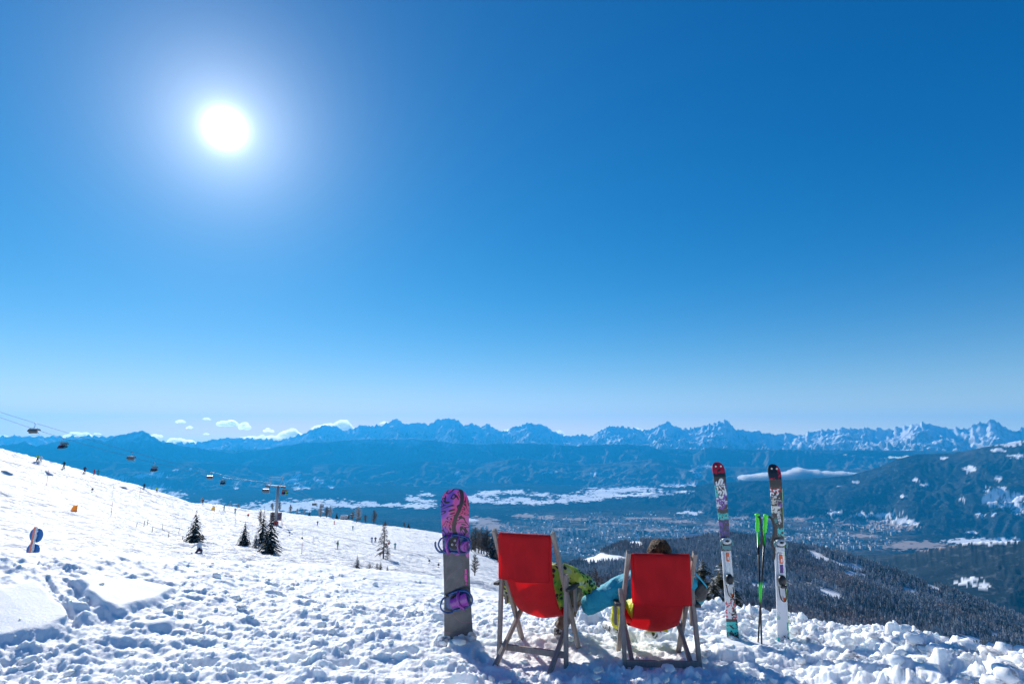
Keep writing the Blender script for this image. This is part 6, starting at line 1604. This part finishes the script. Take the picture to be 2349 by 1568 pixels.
# the snowboarder who has sat down in the snow
p = on_slope(453, 1271); o = link_mesh('person', figure('slide', 'white', 'plum'), None); o.location = p + Vector((0, 0, 0.0)); o.rotation_euler = (0, R(12), 0.5); sc_ = 30 * p.y / FPX / 1.2; o.scale = (sc_,) * 3
tag(o, 'snowboarder in white jacket and dark purple trousers sliding by the lone spruce', 'person')

# ------------------------------------------------------------------ drag lift, markers, fence, signs
DRAG = [(-30, 1048), (0, 1055), (108, 1080), (201, 1101.5), (316, 1126), (411, 1148), (505, 1169), (600, 1190), (675, 1208), (762, 1227), (862, 1250), (940, 1266), (1013, 1280), (1060, 1289)]
dp = []
for px, py in DRAG:
    g = hit(px, py + 22, 13, 480); dp.append(at(px, py, g.y * 0.985))
tag(MB().tube(arc(dp, 4), 0.022, 5).build('drag_lift_rope', M_CABLE), 'thin drag lift rope running down across the slope', 'cable')
M_PINKP = simple('faded_pink_pole', (0.62, 0.30, 0.32), 0.6)
for i, (x0, y0, x1, y1, w) in enumerate([(201, 1101.5, 212, 1122, 'leftmost'), (261, 1114, 257, 1142, 'second from left'), (655, 1203, 664, 1221, 'just right of the pylon foot'), (695, 1212, 693, 1234, 'below the frosted clump'), (978, 1273, 985, 1286, 'left of the snowboard'), (1007, 1279, 1006, 1295, 'touching the snowboard edge')]):
    g = hit((x0 + x1) / 2, y0 + 22, 13, 480); a, b = at(x0, y0, g.y * 0.985), at(x1, y1, g.y * 0.985)
    root = empty('drag_lift_pommel', a); tag(root, f'grey drag lift pommel hanging on its line, {w}', 'drag lift pommel', 'pommels of the drag lift')
    d = b - a
    MB().tube([(0, 0, 0), tuple(d)], 0.018, 5).build('line', M_CABLE, root)
    mb = MB(); mb.tube([tuple(d + Vector((0, 0, 0.25))), tuple(d), tuple(d - Vector((0, 0, 0.15)))], [0.10, 0.22, 0.10], 10); mb.build('spring_box', M_SEAT, root, smooth=True)
    mb = MB(); mb.tube([tuple(d - Vector((0, 0, 0.35))), tuple(d - Vector((0, 0, 0.40)))], 0.17, 12); mb.build('seat_disc', M_BLACK, root)
for i, (px, pt, pbm, w) in enumerate([(107, 1077, 1112, 'leftmost on the upper slope'), (319, 1119, 1150, 'in the middle of the drag lift'), (254, 1149, 1187, 'under the second pommel'), (539, 1176, 1204, 'under the teal skier'), (692, 1243, 1272, 'right of the spruce group'), (718, 1230, 1246, 'short one right of the spruce group')]):
    g = on_slope(px, pbm); t = at(px, pt, g.y); o = MB().tube([(0, 0, -0.3), (0, 0, t.z - g.z)], 0.030, 6).build('marker_pole', M_PINKP); o.location = g
    tag(o, f'thin faded pink marker pole, {w}', 'marker pole', 'marker poles on the slope')
M_AMBER = cloth_material('amber_banner', (0.95, 0.50, 0.10), 0.55); M_REDM = simple('red_marker', (0.75, 0.05, 0.03), 0.6); M_YEL = cloth_material('yellow_banner', (0.92, 0.68, 0.18), 0.55)
def banner(px, py, w, h, mat, label, nm, cat):
    g = on_slope(px, py + h / 2); k_ = g.y / FPX; root = empty(nm, g); tag(root, label, cat)
    W, H_ = w * k_, h * k_
    MB().prism([(-W / 2, 0.05), (W / 2, 0.05), (W / 2, H_), (-W * 0.05, H_)], 0.05, Matrix.Rotation(math.pi / 2, 4, 'X')).build('cloth', mat, root)
    for x in (-W * 0.45, W * 0.48): MB().tube([(x, 0.03, -0.2), (x, 0.03, H_ * (1.0 if x > 0 else 0.3))], 0.03, 6).build('stake', M_STEEL, root)
banner(168, 1167, 15, 15, M_AMBER, 'amber banner standing on the left slope', 'warning_banner', 'banner')
banner(488, 1166, 9, 9, M_YEL, 'small yellow banner by the skyline left of the pylon', 'warning_banner', 'banner')
def slalom_marker(px, py, r_, label):
    g = on_slope(px, py + 3); k_ = g.y / FPX; root = empty('piste_marker', g); tag(root, label, 'piste marker', 'red piste markers')
    MB().tube([(0, 0, -0.2), (0, 0, 5 * k_)], 0.03, 6).build('stake', M_STEEL, root)
    mb = MB(); mb.tube([(0, -0.04, 4.0 * k_), (0, 0.02, 4.0 * k_)], r_ * k_, 16); mb.build('disc', M_REDM, root)
slalom_marker(569, 1182, 2.6, 'round red piste marker between the teal skier and the pylon')
slalom_marker(892, 1247, 2.4, 'round red piste marker right of the dead larch')
# rope fence in the dip, left of the lone spruce
def fence(pts, label, hpx):
    root = empty('rope_fence', on_slope(*pts[0])); tag(root, label, 'fence'); tops = []
    for px, py in pts:
        g = on_slope(px, py) - root.location; h = hpx * (g + root.location).y / FPX
        MB().tube([tuple(g - Vector((0, 0, 0.3))), tuple(g + Vector((0.03, 0, h)))], 0.035, 6).build('post', M_BARK, root); tops.append(g + Vector((0, 0, h * 0.9)))
    MB().tube(tops, 0.018, 5).build('rope', M_CABLE, root)
fence([(313, 1209), (330, 1206), (338, 1203), (372, 1213), (410, 1222), (432, 1232)], 'rope fence on thin posts running down to the lone spruce', 11)
fence([(349, 1219), (386, 1232), (418, 1241), (462, 1252)], 'lower rope fence in front of the lone spruce', 12)
# the piste sign seen from behind
g = at(74, 1257, 21.0); k_ = 21.0 / FPX
root = empty('piste_sign', (g.x, g.y, g.z)); root.rotation_euler = (0, R(5), R(-6)); tag(root, 'blue piste sign of two discs seen from behind, sunk in the snow', 'sign')
M_SIGN = simple('blue_sign_back', (0.004, 0.16, 0.48), 0.45); M_SPOST = simple('weathered_red_post', (0.80, 0.26, 0.20), 0.8, var=0.3, scale=8)
for zc, rr in ((27.5 * k_, 15.8 * k_), (-5.0 * k_, 15.6 * k_)):
    MB().tube([(0, 0.035, zc), (0, 0.065, zc)], rr, 40).build('disc', M_SIGN, root)
MB().box((-2.2 * k_, -0.01, 3.5 * k_), (5.0 * k_, 0.07, 84 * k_)).build('post', M_SPOST, root, bevel=0.01)
mb = MB()
for q in range(16): mb.ball((2.6 * k_ + 0.01 * math.sin(q * 2.3), -0.015, (-30 + 4.8 * q) * k_), ((2.1 + 0.5 * math.sin(q * 3.7)) * k_, 0.05, 3.6 * k_), 8, 6)
mb.build('clinging_snow', M_SNOW, root, smooth=True)
# hut at the skyline and the lodge on the wooded ridge
def house(name, p, w, d_, h, label, yaw=0.0, snow=0.5):
    root = empty(name, p, yaw); tag(root, label, 'building')
    MB().box((0, 0, h / 2 - h), (w, d_, h * 3)).build('wall', simple('hut_timber', (0.30, 0.22, 0.17), 0.8), root)
    MB().prism([(-d_ * 0.62, h * 0.5), (0, h * 0.5 + d_ * 0.36), (d_ * 0.62, h * 0.5), (d_ * 0.62, h * 0.5 + snow), (0, h * 0.5 + d_ * 0.36 + snow), (-d_ * 0.62, h * 0.5 + snow)], w * 1.1, Matrix.Translation((-w * 0.55, 0, 0)) @ Matrix.Rotation(math.pi / 2, 4, 'Z') @ Matrix.Rotation(math.pi / 2, 4, 'X')).build('roof', M_SLOPE, root)
    for q in (-0.3, 0.0, 0.3): MB().box((q * w, -d_ / 2 - 0.02, h * 0.15), (w * 0.13, 0.06, h * 0.3)).build('window', M_BLACK, root)
house('hut', on_slope(790, 1189), 3.2, 2.6, 1.8, 'small timber hut with snowy roof at the slope skyline')
pl = hit(1588, 1236, 1200, 1900, hill_z); house('lodge', pl + Vector((0, 0, 4)), 46, 16, 7, 'long lodge with a white roof on the wooded ridge', 0.15, 1.2)

# ================================================================== loose lumps of snow thrown up by feet and skis
def snow_lumps():
    rng = np.random.default_rng(23); bases = []
    for v in range(8):
        bm = bmesh.new(); bmesh.ops.create_icosphere(bm, subdivisions=2, radius=1.0)
        P = np.array([q.co[:] for q in bm.verts]); Fc = np.array([[q.index for q in f.verts] for f in bm.faces]); bm.free()
        P = P * (1 + 0.5 * fbm(P[:, 0] * 1.5 + v * 5 + P[:, 2], P[:, 1] * 1.5 - P[:, 2] * 0.8, 4, 90 + v, 0.7))[:, None]
        P = np.sign(P) * np.abs(P) ** 0.85
        bases.append((P, Fc))
    V, Fs, off = [], [], 0
    def put(x, y, r_, sink=0.35):
        nonlocal off
        a = np.array([[x]]); b = np.array([[y]]); z, d = near_relief(a, b, np.hypot(a, b), False); z = float((z + d)[0, 0])
        P, Fc = bases[rng.integers(8)]
        q = P * r_ * np.array([rng.uniform(0.8, 1.3), rng.uniform(0.8, 1.3), rng.uniform(0.55, 1.0)])
        t = rng.uniform(0, 6.28); c, s_ = math.cos(t), math.sin(t); q = np.stack([q[:, 0] * c - q[:, 1] * s_, q[:, 0] * s_ + q[:, 1] * c, q[:, 2]], -1)
        V.append(q + np.array([x, y, z + r_ * sink])); Fs.append(Fc + off); off += len(P)
    for i in range(1300):                                          # scattered over the trodden ground
        az = rng.uniform(-0.72, 0.75); r_ = math.exp(rng.uniform(math.log(4.0), math.log(10.5)))
        x, y = math.sin(az) * r_, math.cos(az) * r_
        if rng.random() > 0.55 + 0.45 * (x > 0): continue
        qx, qy = to_px(np.array([x]), np.array([y]), np.array([-0.05]))
        if any(poly_mask(qx, qy, pl_, 14.0)[0] > 0.1 for pl_ in SLABS): continue
        put(x, y, 0.008 + 0.045 * rng.random() ** 3.0, 0.1)
    for i in range(760):                                          # the thrown-up rim along the edge of the drop
        px = rng.uniform(1180, 2420); ks = [1230, 1330, 1480, 1640, 1800, 2000, 2200, 2349, 2800]; rs = [9.0, 8.6, 8.0, 7.3, 6.8, 6.2, 5.6, 5.2, 4.7]
        rr = float(np.interp(px, ks, rs)) + rng.normal(-0.15, 0.33); a = azim(px)
        put(math.sin(a) * rr, math.cos(a) * rr, 0.010 + 0.050 * rng.random() ** 2.6, 0.1)
    o = np_mesh('snow_lumps', np.concatenate(V), np.concatenate(Fs), M_SNOW)
    tag(o, 'loose lumps of snow scattered over the summit and its edge', kind='stuff')
snow_lumps()
